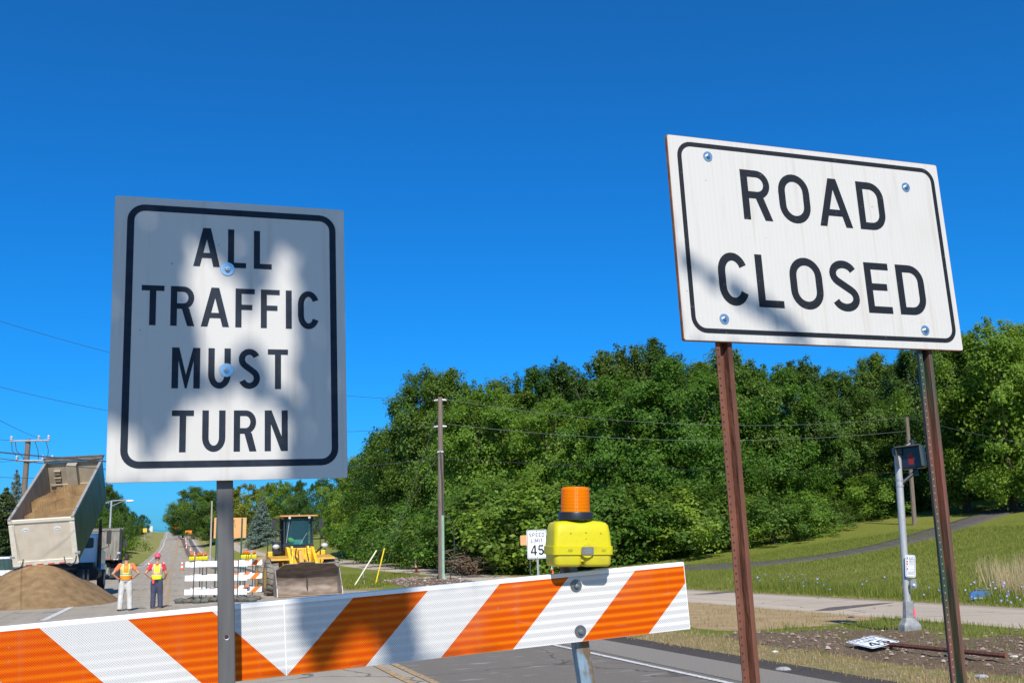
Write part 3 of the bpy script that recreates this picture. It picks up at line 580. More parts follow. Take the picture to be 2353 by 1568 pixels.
# ---------------------------------------------------------------- trees
def unit(n):
    v = RNG.normal(size=(n, 3)); return v / np.linalg.norm(v, axis=1)[:, None]
def leaves(pos, out, size, flat=.5, asp=.62):
    k = len(pos); nrm = unit(k) * (1 - flat) * 1.3 + out * flat + np.array([0, 0, .35]); nrm /= np.linalg.norm(nrm, axis=1)[:, None]
    a = np.cross(nrm, unit(k)); a /= np.linalg.norm(a, axis=1)[:, None]; b = np.cross(nrm, a); sz = (size * RNG.uniform(.6, 1.35, k))[:, None]
    return np.stack([pos - a * sz * .5, pos + b * sz * asp * .5 + nrm * sz * .08, pos + a * sz * .5, pos - b * sz * asp * .5 + nrm * sz * .08], 1)
def crown(h, r, z0, nclump, per, leaf, cr=(.8, 1.7), spires=5, lump=.25, fill=.3, flatz=.8):
    V = []; cl = []
    for i in range(nclump):
        u = RNG.uniform(-1, 1); ph = RNG.uniform(0, 2 * PI); q = math.sqrt(1 - u * u) ** .7; zz = u
        prof = (1 - .35 * max(zz, 0)) * (1 + lump * math.sin(3 * ph + 4 * u + i))
        rr = r * q * prof * RNG.uniform(.55, 1.12); c = np.array([rr * math.cos(ph), rr * math.sin(ph), z0 + (h - z0) * (.5 + .46 * zz)]); cl.append((c, RNG.uniform(*cr) * (1 - .3 * max(zz, 0))))
    for i in range(spires):
        ph = RNG.uniform(0, 2 * PI); rr = RNG.uniform(0, .7) * r; hh_ = h * RNG.uniform(.9, 1.04) * (1 - .12 * rr / r); tr_ = RNG.uniform(.6, .9)
        for q_, f_ in ((0, .55), (.75, .8), (1.6, 1.0)): cl.append((np.array([rr * math.cos(ph), rr * math.sin(ph), hh_ - q_ * tr_ * min(1, h / 10)]), tr_ * f_ * min(1, h / 8)))
    ctr = np.array([0, 0, (z0 + h) / 2])
    for c, cr_ in cl:
        n = int(per * (cr_ / 1.2) ** 2); d = unit(n); o_ = (c - ctr) / (np.linalg.norm(c - ctr) + 1e-6); d = d + o_ * .45 + np.array([0, 0, .25]); d /= np.linalg.norm(d, axis=1)[:, None]
        ns = 9; sd = unit(ns) + o_ * .6 + np.array([0, 0, .7]); sd /= np.linalg.norm(sd, axis=1)[:, None]; pick = RNG.integers(0, ns, n); along = RNG.uniform(0, 1, n)
        rad_ = cr_ * (.62 - .34 * along) * RNG.uniform(.5, 1.1, n); p = c + sd[pick] * (along * cr_ * 1.0)[:, None] + d * rad_[:, None] * np.array([1, 1, flatz]); V.append(leaves(p, d * .6 + o_ * .5, leaf, .68))
    n = int(nclump * per * fill * .3); d = unit(n); p = ctr + d * (RNG.uniform(0, .8, n) ** .5)[:, None] * np.array([r * .8, r * .8, (h - z0) * .42]); V.append(leaves(p, d, leaf * 1.5))
    return np.concatenate(V), cl
def limbs(h, r, cl, base=.28, n=9):
    mb = MB(); top = Vector((.15, .1, h * .8)); pts = [Vector((0, 0, -.3)), Vector((.05, 0, h * .2)), Vector((-.08, .05, h * .5)), top]
    mb.path(pts, [base * 1.25, base, base * .6, base * .2], 8)
    for c, cr_ in cl[::max(1, len(cl) // n)]:
        c = Vector(c); z = min(h * .6, max(h * .12, c.z * .55)); a = Vector((0, 0, z)); m_ = a.lerp(c, .55) + Vector((0, 0, -.15 * (c - a).length * .3)); mb.path([a, m_, c], [base * .42, base * .25, base * .08], 5)
    return mb
L1 = leafmat('leaf_green', (.038, .088, .012), (.105, .19, .026), .42, (.17, .26, .045))
L2 = leafmat('leaf_bright', (.06, .13, .013), (.155, .27, .028), .46, (.24, .35, .06))
L3 = leafmat('leaf_dark', (.034, .078, .015), (.085, .155, .028), .4, (.14, .21, .045))
L4 = leafmat('leaf_yellowing', (.08, .12, .014), (.19, .22, .025), .45, (.30, .27, .03))
Ls = leafmat('needle_blue', (.09, .13, .10), (.17, .22, .18), .15, (.26, .30, .25))
Lp = leafmat('needle_dark', (.04, .07, .022), (.085, .12, .035), .15, (.18, .15, .05))
bark = mat('bark', (.06, .045, .033), .95, bump=.8, scale=8, var=.35, stretch=(1, 1, .2))
PROTO = {}
def proto(key, h, r, z0, nc, per, leaf, m, **k):
    V, cl = crown(h, r, z0, nc, per, leaf, **k); cr_ = quads('crown', V, m); tr = build('trunk', limbs(h, r, cl, .25 if h > 6 else .08), bark)
    PROTO[key] = (h, cr_.data, tr.data); bpy.data.objects.remove(cr_); bpy.data.objects.remove(tr)
proto('a', 13, 4.4, 1.0, 84, 470, .2, L1, spires=8, flatz=.95); proto('b', 13, 3.9, .8, 80, 450, .2, L1, spires=14, lump=.35, flatz=1.25); proto('c', 12, 4.8, .8, 90, 470, .2, L2, lump=.3, spires=7)
proto('d', 13, 3.9, .8, 80, 430, .21, L3, spires=16, flatz=1.5, cr=(.7, 1.3)); proto('e', 12, 4.6, 1.2, 60, 300, .3, L4); proto('f', 3.6, 2.6, .0, 34, 420, .16, L2, cr=(.5, 1.0), spires=3)
proto('g', 3.2, 2.4, .0, 32, 420, .16, L1, cr=(.5, .95), spires=2)
def conifer(key, h, r, n, m, leaf, droop=.25, layers=17):
    V = []; mb = MB(); mb.path([(0, 0, -.3), (0, 0, h * .5), (0, 0, h)], [.22, .13, .02], 8)
    for i in range(layers):
        f = i / (layers - 1); z = h * (.04 + .94 * f); R_ = r * (1 - f) ** .8 + .14; nb = int(8 + 12 * (1 - f))
        for k in range(nb):
            ph = RNG.uniform(0, 2 * PI); L_ = R_ * RNG.uniform(.75, 1.08); q = int(n * L_ / r) + 6; u = RNG.uniform(.05, 1, q)
            wv = .16 * L_ * (1.1 - u) + .09; side = RNG.uniform(-1, 1, q) * wv; zz = z - droop * L_ * u + .12 * L_ * u ** 3 - np.abs(RNG.normal(size=q)) * .2 + ph * .03
            p = np.stack([np.cos(ph) * u * L_ - np.sin(ph) * side, np.sin(ph) * u * L_ + np.cos(ph) * side, zz], 1); V.append(leaves(p, np.tile([math.cos(ph), math.sin(ph), .3], (q, 1)), leaf, .4, .3))
    c_ = quads('crown', np.concatenate(V), m); tr = build('trunk', mb, bark); PROTO[key] = (h, c_.data, tr.data); bpy.data.objects.remove(c_); bpy.data.objects.remove(tr)
conifer('s', 9, 2.9, 95, Ls, .26, .22, 26); conifer('p', 10, 3.4, 110, Lp, .34, .05, 24)
def tree(key, u, vtop, Y, wid=1.0, label='', cat='tree', group=None, name='tree', rot=None, off=0):
    P = gp(u, 1280, Y); top = at(u, vtop, Y).z; h0, cm, tm = PROTO[key]; sc = max(.25, (top - P.z) / (h0 * 1.07))
    t_ = thing(name, label, cat, P, RNG.uniform(0, 6.28) if rot is None else rot, group); t_.scale = (sc * wid, sc * wid, sc)
    for nm, me in (('crown', cm), ('trunk', tm)):
        o = bpy.data.objects.new(nm, me); C.objects.link(o); o.parent = t_
    return t_
WJ = np.random.default_rng(3)
GW = 'trees of the wood behind the path'
W = [('a', 880, 985, 104, 1, 'leafy tree whose crown edge shows just right of the ALL TRAFFIC sign'), ('b', 940, 945, 92, 1, 'tree standing second along the wood from the ALL TRAFFIC sign'),
     ('a', 985, 838, 82, 1.05, 'tall tree directly behind and left of the bare utility pole'), ('b', 1040, 835, 80, .95, 'tall spiky tree just right of the utility pole top'),
     ('c', 1110, 878, 70, 1, 'tree with fresh green crown between utility pole and amber beacon'), ('a', 1160, 860, 72, 1, 'rounded tree left of the tall gap in the wood'), ('b', 1245, 828, 72, .9, 'narrow spiky tree above the 45 sign'),
     ('d', 1312, 812, 74, .9, 'darker pointed tree above the amber beacon'), ('c', 1290, 900, 62, 1, 'lower bright tree behind the amber beacon'), ('d', 1400, 790, 72, .85, 'dark pointed tree left of the tallest dark group'),
     ('d', 1460, 775, 70, .85, 'tall dark pointed tree with feathery top, second of the dark group'), ('d', 1525, 762, 70, .9, 'tallest dark pointed tree touching the corner of the ROAD CLOSED sign'),
     ('c', 1440, 850, 60, 1.1, 'broad light green tree left of the rusty post'), ('c', 1575, 810, 58, 1.1, 'broad bright tree just under the left corner of ROAD CLOSED sign'), ('a', 1700, 790, 62, 1.1, 'green tree behind the rusty left post'),
     ('c', 1790, 830, 60, 1.05, 'bright tree in the middle beneath the ROAD CLOSED sign'), ('d', 1880, 810, 68, 1, 'dark tree beneath the word CLOSED'), ('a', 1960, 840, 64, 1, 'tree left of the pedestrian signal'),
     ('b', 2060, 800, 68, 1, 'tree directly behind the pedestrian signal head'), ('d', 2150, 780, 68, 1.1, 'dark tree behind the green weathered post'), ('a', 2235, 742, 62, 1.0, 'tall tree right of the ROAD CLOSED sign corner'),
     ('b', 2290, 750, 64, .95, 'dark green tree second from the right edge'), ('c', 2345, 718, 56, 1.0, 'tall tree cut by the right edge of the picture'), ('a', 2430, 730, 60, 1.1, 'tree mostly outside the right edge'), ('a', 2740, 640, 46, 1.1, 'tree outside the right edge, shading the driveway'), ('c', 2900, 620, 43, 1.1, 'second tree outside the right edge')]
for k, u, v, Y, wd, lb in W: tree(k, u, v, Y + WJ.uniform(-2, 7), wd * .86, lb, group=GW)
ordn = ['first', 'second', 'third', 'fourth', 'fifth', 'sixth', 'seventh', 'eighth', 'ninth', 'tenth', 'eleventh', 'twelfth', 'thirteenth', 'fourteenth', 'fifteenth', 'sixteenth']
for i, (u, v, Y) in enumerate(((910, 985, 118), (1000, 905, 100), (1085, 900, 92), (1180, 890, 88), (1270, 870, 86), (1360, 850, 84), (1450, 840, 82), (1550, 820, 80), (1650, 820, 80), (1750, 830, 80), (1850, 830, 80), (1950, 850, 78), (2060, 830, 80), (2170, 800, 78), (2280, 790, 74), (2390, 780, 72))):
    tree('ad'[i % 2], u, v, Y, 1.15, 'shaded tree deep in the wood, %s of the back row from the left' % ordn[i], group='back row of the wood')
for i, (u, v, Y, wd) in enumerate(((872, 1170, 88, 1.2), (925, 1165, 78, 1.2), (975, 1150, 70, 1.1), (1060, 1160, 62, 1.1), (1105, 1120, 60, 1.2), (1175, 1105, 58, 1.3), (1245, 1110, 56, 1.3), (1310, 1130, 55, 1.2), (1385, 1130, 54, 1.3), (1460, 1120, 54, 1.3), (1540, 1120, 54, 1.25), (1620, 1110, 54, 1.25), (1700, 1140, 55, 1.2), (1780, 1140, 55, 1.2), (1860, 1130, 56, 1.2), (1925, 1150, 58, 1.1))):
    nm_ = ['right of the loader', 'behind the white guy rod', 'left of the orange channelizer tube', 'right of the utility pole', 'above the brush pile', 'right of the brush pile', 'behind the 45 sign', 'behind the yellow light box', 'right of the yellow light box', 'above the barricade end', 'left of the rusty post', 'behind the rusty post', 'just right of the rusty post', 'at the dark foot of the wood', 'near the driveway bend', 'where the wood meets the driveway'][i]
    tree('fg'[i % 2], u, v, Y, wd, 'leafy shrub at the wood edge, ' + nm_, 'shrub', 'shrubs along the wood edge', 'shrub')
for i, (u, v, Y, wd) in enumerate(((2010, 1090, 64, 1.3), (2075, 1085, 66, 1.3), (2135, 1090, 68, 1.2), (2215, 1060, 72, 1.5), (2290, 1060, 72, 1.5), (2365, 1050, 70, 1.5))):
    tree('fg'[i % 2], u, v, Y, wd, 'shrub above the lawn, ' + ['left of the signal pole', 'behind the signal pole', 'between signal pole and green post', 'right of the green post', 'second from the right edge', 'at the right edge'][i], 'shrub', 'shrubs above the lawn', 'shrub')
# along the road, right-hand side further off
for k, u, v, Y, wd, lb in (('c', 845, 1035, 112, 1, 'light green tree half hidden by the lower right of the ALL TRAFFIC sign'), ('d', 800, 1060, 125, 1, 'dark tree behind the right edge of the ALL TRAFFIC sign'), ('c', 792, 1105, 118, .8, 'bright low tree right of the loader cab'), ('a', 740, 1095, 190, 1.0, 'tree behind the loader cab'),
      ('d', 690, 1098, 215, 1, 'dark tree left of the loader cab'), ('c', 645, 1100, 240, 1.1, 'light green tree behind the blue spruce'), ('e', 560, 1106, 270, 1.2, 'yellowing tree behind the plywood coloured sign'), ('e', 612, 1104, 280, 1.1, 'second yellowing tree, left of the blue spruce top'), ('a', 515, 1120, 300, 1.2, 'olive tree just left of the plywood coloured sign'),
      ('a', 484, 1122, 270, 1.35, 'olive green tree right of the big round roadside tree'), ('a', 442, 1114, 330, 1.5, 'big round dark tree right of the road crest'), ('a', 418, 1150, 400, 1.2, 'smaller tree near the crest under the big round tree'), ('d', 395, 1195, 500, 1.3, 'lowest tree sloping to the road crest')):
    tree(k, u, v, Y, wd, lb, group='trees right of the far road')
tree('s', 600, 1133, 215, 1.25, 'blue green spruce on the lawn left of the loader', 'spruce', name='spruce_tree')
# left-hand side
for k, u, v, Y, wd, lb in (('p', 5, 1105, 78, 1.4, 'bushy pine at the left edge'), ('s', 27, 1062, 88, .7, 'thin pointed spruce with brown tips left of the crossarm pole'), ('s', 92, 1050, 92, .95, 'grey green spruce behind the dump bed'), ('p', 60, 1115, 80, 1.4, 'dark pine behind the crossarm pole'), ('p', -40, 1110, 76, 1.4, 'dark pine beyond the left edge'), ('p', 130, 1100, 84, 1.2, 'pine hidden behind the raised dump bed')):
    tree(k, u, v, Y, wd, lb, 'conifer', 'conifers at left', 'pine_tree')
for k, u, v, Y, wd, lb in (('d', 238, 1104, 135, .75, 'dark tree between dump bed and sign edge'), ('a', 262, 1130, 165, .7, 'tree behind the street lamp'), ('c', 215, 1185, 100, .9, 'bright low tree behind the white cab'), ('a', 275, 1160, 230, .85, 'mid green tree right of the street lamp'), ('a', 300, 1172, 310, .85, 'round tree further up the left side'), ('a', 324, 1180, 420, 1.0, 'last tree on the left before the crest'), ('c', 180, 1150, 115, 1.2, 'tree hidden behind the truck'), ('a', 205, 1140, 130, 1.0, 'tree just behind the upper dump bed')):
    tree(k, u, v, Y, wd, lb, group='trees left of the road')
for i, (u, v, Y) in enumerate(((240, 1222, 160), (268, 1212, 250), (300, 1208, 380))): tree('fg'[i % 2], u, v, Y, 1.6, 'roadside shrub on the left bank, ' + ['nearest', 'middle', 'farthest'][i] + ' of three', 'shrub', 'shrubs on the left bank', 'shrub')
# ---------------------------------------------------------------- unseen tree added behind the camera, its leaves placed to shade the signs
def inpoly(x, y, P):
    c = False; j = len(P) - 1
    for i in range(len(P)):
        if (P[i][1] > y) != (P[j][1] > y) and x < (P[j][0] - P[i][0]) * (y - P[i][1]) / (P[j][1] - P[i][1]) + P[i][0]: c = not c
        j = i
    return c
def topix(p):
    d = p - Vector((0, 0, EYE)); w_ = d.dot(FW); return 1176 + FPX * d.dot(CR) / w_, 784 - FPX * d.dot(CU) / w_
LIT1 = [[z7(*p) for p in P] for P in ([(490, 270), (640, 380), (735, 470), (757, 560), (757, 830), (720, 910), (640, 985), (550, 1010), (500, 780), (435, 520), (450, 400)],
    [(935, 325), (1030, 325), (1035, 620), (1025, 1110), (900, 1020), (845, 920), (790, 840), (792, 530), (870, 490)],
    [(300, 1600), (305, 1400), (420, 1130), (560, 1050), (760, 1040), (940, 1110), (990, 1200), (975, 1600)], [(-100, 1190), (180, 1200), (250, 1300), (290, 1600), (-100, 1620)])]
SHB = [(671, 1340), (935, 1320), (940, 1400), (962, 1560), (905, 1560), (885, 1455), (800, 1450), (770, 1475), (752, 1540), (735, 1540), (715, 1480), (671, 1430)]
SH2 = [z8(*p) for p in ((130, 800), (420, 1010), (740, 1160), (1040, 1430), (960, 1450), (650, 1200), (400, 1060), (110, 860))]
n1 = T1.to_3x3() @ Vector((0, 1, 0)); n2 = T2.to_3x3() @ Vector((0, 1, 0)); nB = TB.to_3x3() @ Vector((0, 1, 0))
def shaded(p):     # does a leaf at p drop its shade only where the photograph shows shade?
    ok = False
    for T, n, hw, lo, hi, kind in ((T1, n1, .305, -.381, .381, 1), (T2, n2, .61, -.381, .381, 2), (TB, nB, 1.22, 0, .2032, 3)):
        q = p + LD * ((T.translation - p).dot(n) / LD.dot(n)); l = T.inverted() @ q
        mg = .03
        if abs(l.x) < hw + mg and lo - mg < l.z < hi + mg:
            u, v = topix(q)
            if kind == 1 and any(inpoly(u, v, P) for P in LIT1): return -1
            if kind == 2 and not inpoly(u, v, SH2): return -1
            if kind == 3 and not inpoly(u, v, SHB): return -1
            ok = True
    return 1 if ok else 0
V = []; cnt = 0; pts = []
rg = random.Random(5); qi = 0
for i in range(3000):
    k = rg.random(); qi += 1; h1, h2 = (qi * .7548776662) % 1, (qi * .5698402910) % 1
    if k < .5: q = T1 @ Vector((-.35 + .7 * h1, 0, -.43 + .86 * h2))
    elif k < .72: q = TB @ Vector((rg.uniform(-.1, .6), 0, rg.uniform(-.05, .26)))
    elif k < .86: q = T2 @ Vector((rg.uniform(-.65, .2), 0, rg.uniform(-.42, .1)))
    else: q = T1 @ Vector((rg.uniform(-1.6, -.3), 0, rg.uniform(.45, 2.2)))
    p = q - LD * (rg.uniform(5.2, 6.6) if k < .72 or k >= .86 else rg.uniform(6.5, 8))
    if shaded(p) < 0: continue
    if k >= .86 and i % 4: p = p + Vector((rg.uniform(-1.5, 0), 0, rg.uniform(0, 1.2))); 
    if shaded(p) < 0: continue
    pts.append(p)
for i in range(900):
    c_ = Vector(z8(rg.uniform(100, 1100), rg.uniform(760, 1470)) + (0,))
    if not inpoly(c_.x, c_.y, SH2): continue
    q = onplane(c_.x, c_.y, T2.translation, n2); p = q - LD * rg.uniform(6.5, 8)
    l1 = T1.inverted() @ (p + LD * ((T1.translation - p).dot(n1) / LD.dot(n1)))
    if i % 2 and not (abs(l1.x) < .35 and abs(l1.z) < .42): pts.append(p)
pts = np.array(pts); root_ = Vector((-3.6, -3.8, 0))
Vv = leaves(pts - np.array(root_), np.tile(np.array(-LD), (len(pts), 1)), .058, .75, .85)
st = thing('tree', 'unseen tree added behind the camera, its leaves placed to shade the signs', 'tree', root_)
quads('crown', Vv, L1, st)
mb = MB(); mb.path([(0, 0, -.2), (.1, 0, 2.5), (.5, .1, 5.2), (1.4, .2, 6.9)], [.2, .16, .11, .05], 10); mb.path([(.2, 0, 3.5), (-.8, .1, 5.6), (-1.2, .2, 7)], [.09, .05, .02], 8)
build('trunk', mb, bark, st, True)
# ---------------------------------------------------------------- poles and wires
wood = mat('pole_wood', (.16, .125, .095), .9, scale=5, var=.3, bump=.6, stretch=(6, 6, .4), detail=6)
galv = mat('galvanised', (.42, .43, .44), .45, .5, scale=6, var=.12); wire = mat('wire_dark', (.03, .03, .035), .6); wirel = mat('wire_bare', (.16, .17, .15), .5, .3)
porc = mat('porcelain', (.45, .42, .43), .3); grnc = mat('green_conduit', (.24, .36, .27), .6, scale=4, var=.15)
def catenary(a, b, sag, n=22): return [a.lerp(b, i / n) - Vector((0, 0, sag * 4 * (i / n) * (1 - i / n))) for i in range(n + 1)]
def wirething(a, b, sag, r, label, m_=None, group='overhead wires'):
    tag(build('overhead_wire', MB().path(catenary(a, b, sag), r, 5), m_ or wire, fix=False), label, 'wire', group)
YP = 48.2; pt = at(1011, 912, YP); pb0 = gp(1014, 1335, YP)
up = thing('utility_pole', 'bare wooden utility pole with green conduit in front of the wood', 'utility pole', pb0); r_ = pt - pb0
build('pole', MB().path([(0, 0, -.3), r_ * .5, r_], [.17, .145, .115], 12), wood, up, True)
cd_ = MB().path([Vector((.13, -.12, -.2)), Vector((.13, -.12, .25)), Vector((.10, -.12, .5)), r_ * .36 + Vector((.085, -.12, 0))], [.12, .12, .07, .07], 8); build('conduit', cd_, grnc, up)
build('cable', MB().path([r_ * .36 + Vector((.09, -.13, 0)), r_ * .55 + Vector((.07, -.15, 0)), r_ * .70 + Vector((0, -.15, 0))], .035, 6), wire, up)
build('cable_loop', MB().path([r_ * .36 + Vector((.1, -.1, 0)), r_ * .35 + Vector((.4, -.1, 0)), r_ * .28 + Vector((.6, 0, 0)), r_ * .12 + Vector((.62, 0, 0)), Vector((.35, 0, .1))], .028, 6), wire, up)
for z_, sx in ((.985, -1), (.985, 1), (.84, -1), (.84, 1)):
    build('insulator', MB().tube(r_ * z_ + Vector((sx * .1, 0, 0)), r_ * z_ + Vector((sx * .3, 0, -.02)), .055, .04, 8), porc, up)
build('bracket', MB().box(tuple(r_ * .70), (.3, .3, .08)), galv, up)
S1_ = at(-420, 560, 26); S2_ = at(-420, 745, 26)
wirething(pt + Vector((-.3, 0, -.12)), at(-500, 560, 30), 1.2, .008, 'thin overhead wire from the pole top passing behind the ALL TRAFFIC sign to upper left')
wirething(pt + Vector((-.3, 0, -1.3)), at(-500, 735, 30), 1.5, .008, 'thin overhead wire second from the top, from the bare pole to the left')
p_ = at(1005, 1052, YP)
wirething(p_, at(-200, 1085, 52), .6, .013, 'thick dark cable between the bare pole and the left side')
E2 = at(2083, 958, 56)
wirething(pt + Vector((.3, 0, -.12)), E2, .8, .009, 'top wire running right from the bare pole across the wood', wirel)
wirething(pt + Vector((.3, 0, -1.3)), E2 - Vector((0, 0, .75)), .65, .010, 'second wire running right from the bare pole across the wood', wirel)
wirething(p_, at(2090, 1085, 60), .2, .010, 'lowest thin wire running right from the bare pole')
wirething(E2, at(2700, 1060, 40), .3, .010, 'wire from the distant pole top to the right', wirel)
ga = gp(872, 1360, 49.5)
for zf, lb, dx in ((.95, 'long guy wire from the bare pole top to the yellow guard', .0), (.70, 'short guy wire from the cable bracket to the white guard', -.9)): wirething(pb0 + r_ * zf, ga + Vector((dx, 0, 0)), 0, .007, lb, wirel, 'guy wires')
for (u0, v0, u1, v1, cl_, lb) in ((809, 1338, 865, 1263, (.75, .74, .52), 'pale slanted guy wire guard'), (860, 1335, 883, 1258, (.75, .5, .02), 'yellow slanted guy wire guard')):
    a = gp(u0, v0, 48); a = Vector((at(u0, v0, 48).x, 48, a.z - .1)); b_ = at(u1, v1, 48.2)
    tag(build('guy_guard', MB().tube(a, b_, .032, .032, 8), mat('guard_' + lb[:4], cl_, .5, scale=5)), lb + ' by the bare pole', 'guy guard', 'guy wire guards')
tag(build('marker_stake', MB().tube(gp(838, 1330, 48.5) - Vector((0, 0, .1)), at(832, 1300, 48.5), .02, .02, 6), galv), 'thin grey stake between the two guy guards', 'stake')
fp = thing('utility_pole', 'distant wooden pole top rising behind the pedestrian signal', 'utility pole', gp(2100, 1200, 56)); q = E2 - fp.location
build('pole', MB().path([(0, 0, -.3), q], [.13, .10], 8), wood, fp, True)
# pole with crossarms on the left
YL = 63; lt_ = at(65, 1008, YL); lb_ = gp(44, 1250, YL); lp = thing('utility_pole', 'wooden pole with two metal crossarms at the left edge', 'utility pole', lb_); q = lt_ - lb_
build('pole', MB().path([(0, 0, -.3), q * .5, q], [.2, .18, .15], 10), wood, lp, True)
for k, (ua, va, ub, vb, m_) in enumerate(((24, 1013, 114, 1011, galv), (36, 1058, 122, 1057, galv))):
    a, b_ = at(ua, va, YL - .2) - lb_, at(ub, vb, YL - .2) - lb_
    arm = build('crossarm', MB().path([a, b_], .06, 6), m_, lp)
    for f in (0.02, .72, .97):
        c = a.lerp(b_, f); build('insulator', MB().lathe([(.05, 0), (.09, .06), (.05, .12), (.09, .18), (.03, .28)], 8, Matrix.Translation(c + Vector((0, 0, .05)))), porc, arm, fix=False)
    if k == 0:
        a2, b2 = a, b_
for i, (f, g) in enumerate(((.03, .06), (.12, .2), (.62, .6), (.9, .85))):
    c0 = a2.lerp(b2, f); c1 = a.lerp(b_, g); build('jumper', MB().path([c0, c0.lerp(c1, .4) + Vector((-.12 if f < .5 else .12, 0, -.1)), c1 + Vector((0, 0, .2)), c1], .022, 5), wire, lp)
build('brace', MB().path([q * .83, a.lerp(b_, .2)], .03, 5).path([q * .83, a.lerp(b_, .7)], .03, 5), galv, lp)
for ends in (((30, 1010), (-120, 965, 40), 'thin wire leaving the top crossarm to upper left'), ((98, 1008), (-260, 800, 22), 'thin wire rising from the top crossarm over the left edge'), ((38, 1056), (-150, 1035, 38), 'wire from the lower crossarm to the left edge')):
    wirething(at(*ends[0], YL - .2), at(*ends[1]), .25, .010, ends[2])
wirething(at(-30, 1035, 38.5), at(300, 1063, 39), .03, .026, 'thick dark cable crossing in front of the raised dump bed', None); wirething(at(-30, 1049, 38.5), at(300, 1082, 39), .03, .015, 'thin cable just under the thick one before the dump bed')
wirething(at(-30, 1168, 70), at(60, 1160, 66), .1, .02, 'faint wire low behind the left pines'); wirething(at(330, 1212, 560), at(420, 1212, 560), 1.5, .09, 'wire crossing the road at the far crest')
# street lamp
YS = 78; a = gp(247, 1300, YS); t_ = at(256, 1150, YS); sL = thing('street_lamp', 'grey street lamp arching beside the white truck cab', 'street lamp', a); q = t_ - a
build('pole', MB().path([(0, 0, -.2), q], [.11, .07], 8), galv, sL, True); e1 = at(290, 1147, YS) - a; e2 = at(228, 1160, YS) - a
build('arm', MB().path([e2, q, e1], .04, 6).path([q * .93, e1], .025, 5), galv, sL)
build('lamp_head', MB().ellip(tuple(at(298, 1150, YS) - a), (.33, .16, .1)), mat('lamp_white', (.7, .7, .7), .4), sL, True)
# small far poles
for (u, v0, v1, Y, lb) in ((487, 1150, 1240, 150, 'thin pale pole left of the plywood coloured sign'),):
    a = gp(u - 3, v1, Y); c = thing('utility_pole', lb, 'utility pole', a); build('pole', MB().path([(0, 0, -.3), at(u, v0, Y) - a], [.16, .11], 6), mat('pale_wood', (.34, .3, .25), .9), c)
# ---------------------------------------------------------------- speed limit signs
whs = mat('sign_white', (.74, .75, .76), .45, scale=20, var=.05); inkm = mat('sign_black', (.01, .01, .011), .6, spec=.2)
def speed_sign(T, label, group=None, w_=.61, h_=.762):
    s_ = thing('speed_limit_sign', label, 'speed limit sign', T=T, group=group)
    build('panel', MB().prism(rrect(-w_ / 2, w_ / 2, -h_ / 2, h_ / 2, .035), 0, .004), whs, s_)
    ringm(mb := MB(), -w_ / 2 + .014, w_ / 2 - .014, -h_ / 2 + .014, h_ / 2 - .014, .03, .014, -.002); build('border', mb, inkm, s_, fix=False)
    mb = MB(); text(mb, 'SPEED', -w_ * .38, w_ * .38, h_ * .26, h_ * .39, .16, .2, -.002); build('legend', mb, inkm, s_, fix=False); mb = MB(); text(mb, 'LIMIT', -w_ * .29, w_ * .29, h_ * .06, h_ * .19, .16, .2, -.002); build('legend', mb, inkm, s_, fix=False); mb = MB(); text(mb, '45', -w_ * .33, w_ * .33, -h_ * .38, -h_ * .03, .17, .14, -.002)
    build('legend', mb, inkm, s_, fix=False)
    for z in (h_ * .45, -h_ * .45): build('bolt', MB().tube((0, -.001, z), (0, -.01, z), .012, n=8), mat('dark_washer', ()), s_)
    return s_
c = at(1233.5, 1249, 30.5); Ts = Matrix.Translation(c) @ Matrix.Rotation(rad(14), 4, 'Z') @ Matrix.Rotation(rad(-.4), 4, 'Y')
ss_ = speed_sign(Ts, 'upright white SPEED LIMIT 45 sign half hidden behind the yellow light box', None, .61, .83)
build('post', MB().prism([(a_ * .9, b_ * .9) for a_, b_ in UP], -2.6, .38, axis='z', T=Matrix.Translation((0, .006, 0))), galv, ss_)
# orange sign backing behind it
P_ = at(1205, 1240, 34); og = thing('warning_sign', 'small orange sign peeking out left of the 45 sign', 'road sign', P_)
build('panel', MB().prism(rrect(-.14, .5, -.16, .16, .02), 0, .004), mat('ply_orange', (.62, .30, .12), .6, scale=3, var=.08), og); build('post', MB().box((.155, .02, -.9), (.04, .03, 2.2)), mat('dark_post', (.03, .035, .035), .6), og)
# fallen sign on the dirt
def lay(u, v, z=.14): d = ray(u, v); Y = (z - EYE) / d.z; return Vector((d.x * Y, Y, z))
k_ = .765; Mf = Matrix.Rotation(.3366, 4, 'Z') @ Matrix.Rotation(.0728, 4, 'X') @ Matrix.Rotation(-.1427, 4, 'Y')      # pose solved from the sign's four corners
Tf = Matrix.Translation((6.3174 * k_, 19.119 * k_, EYE - 1.8678 * k_)) @ Mf @ Matrix.Rotation(-PI / 2, 4, 'X')
sf = speed_sign(Tf, 'fallen SPEED LIMIT 45 sign lying flat on the dirt beside the signal pole', None, .61 * k_, .762 * k_)
e_ = lay(2312, 1505, .17); a = Tf @ Vector((.08, .03, -.1)); a2_ = Tf @ Vector((0, .03, .22))
o = build('post', MB().path([a + (a - e_).normalized() * .25, a.lerp(e_, .5), e_], .032, 6), rust, sf); o.matrix_parent_inverse = Tf.inverted()
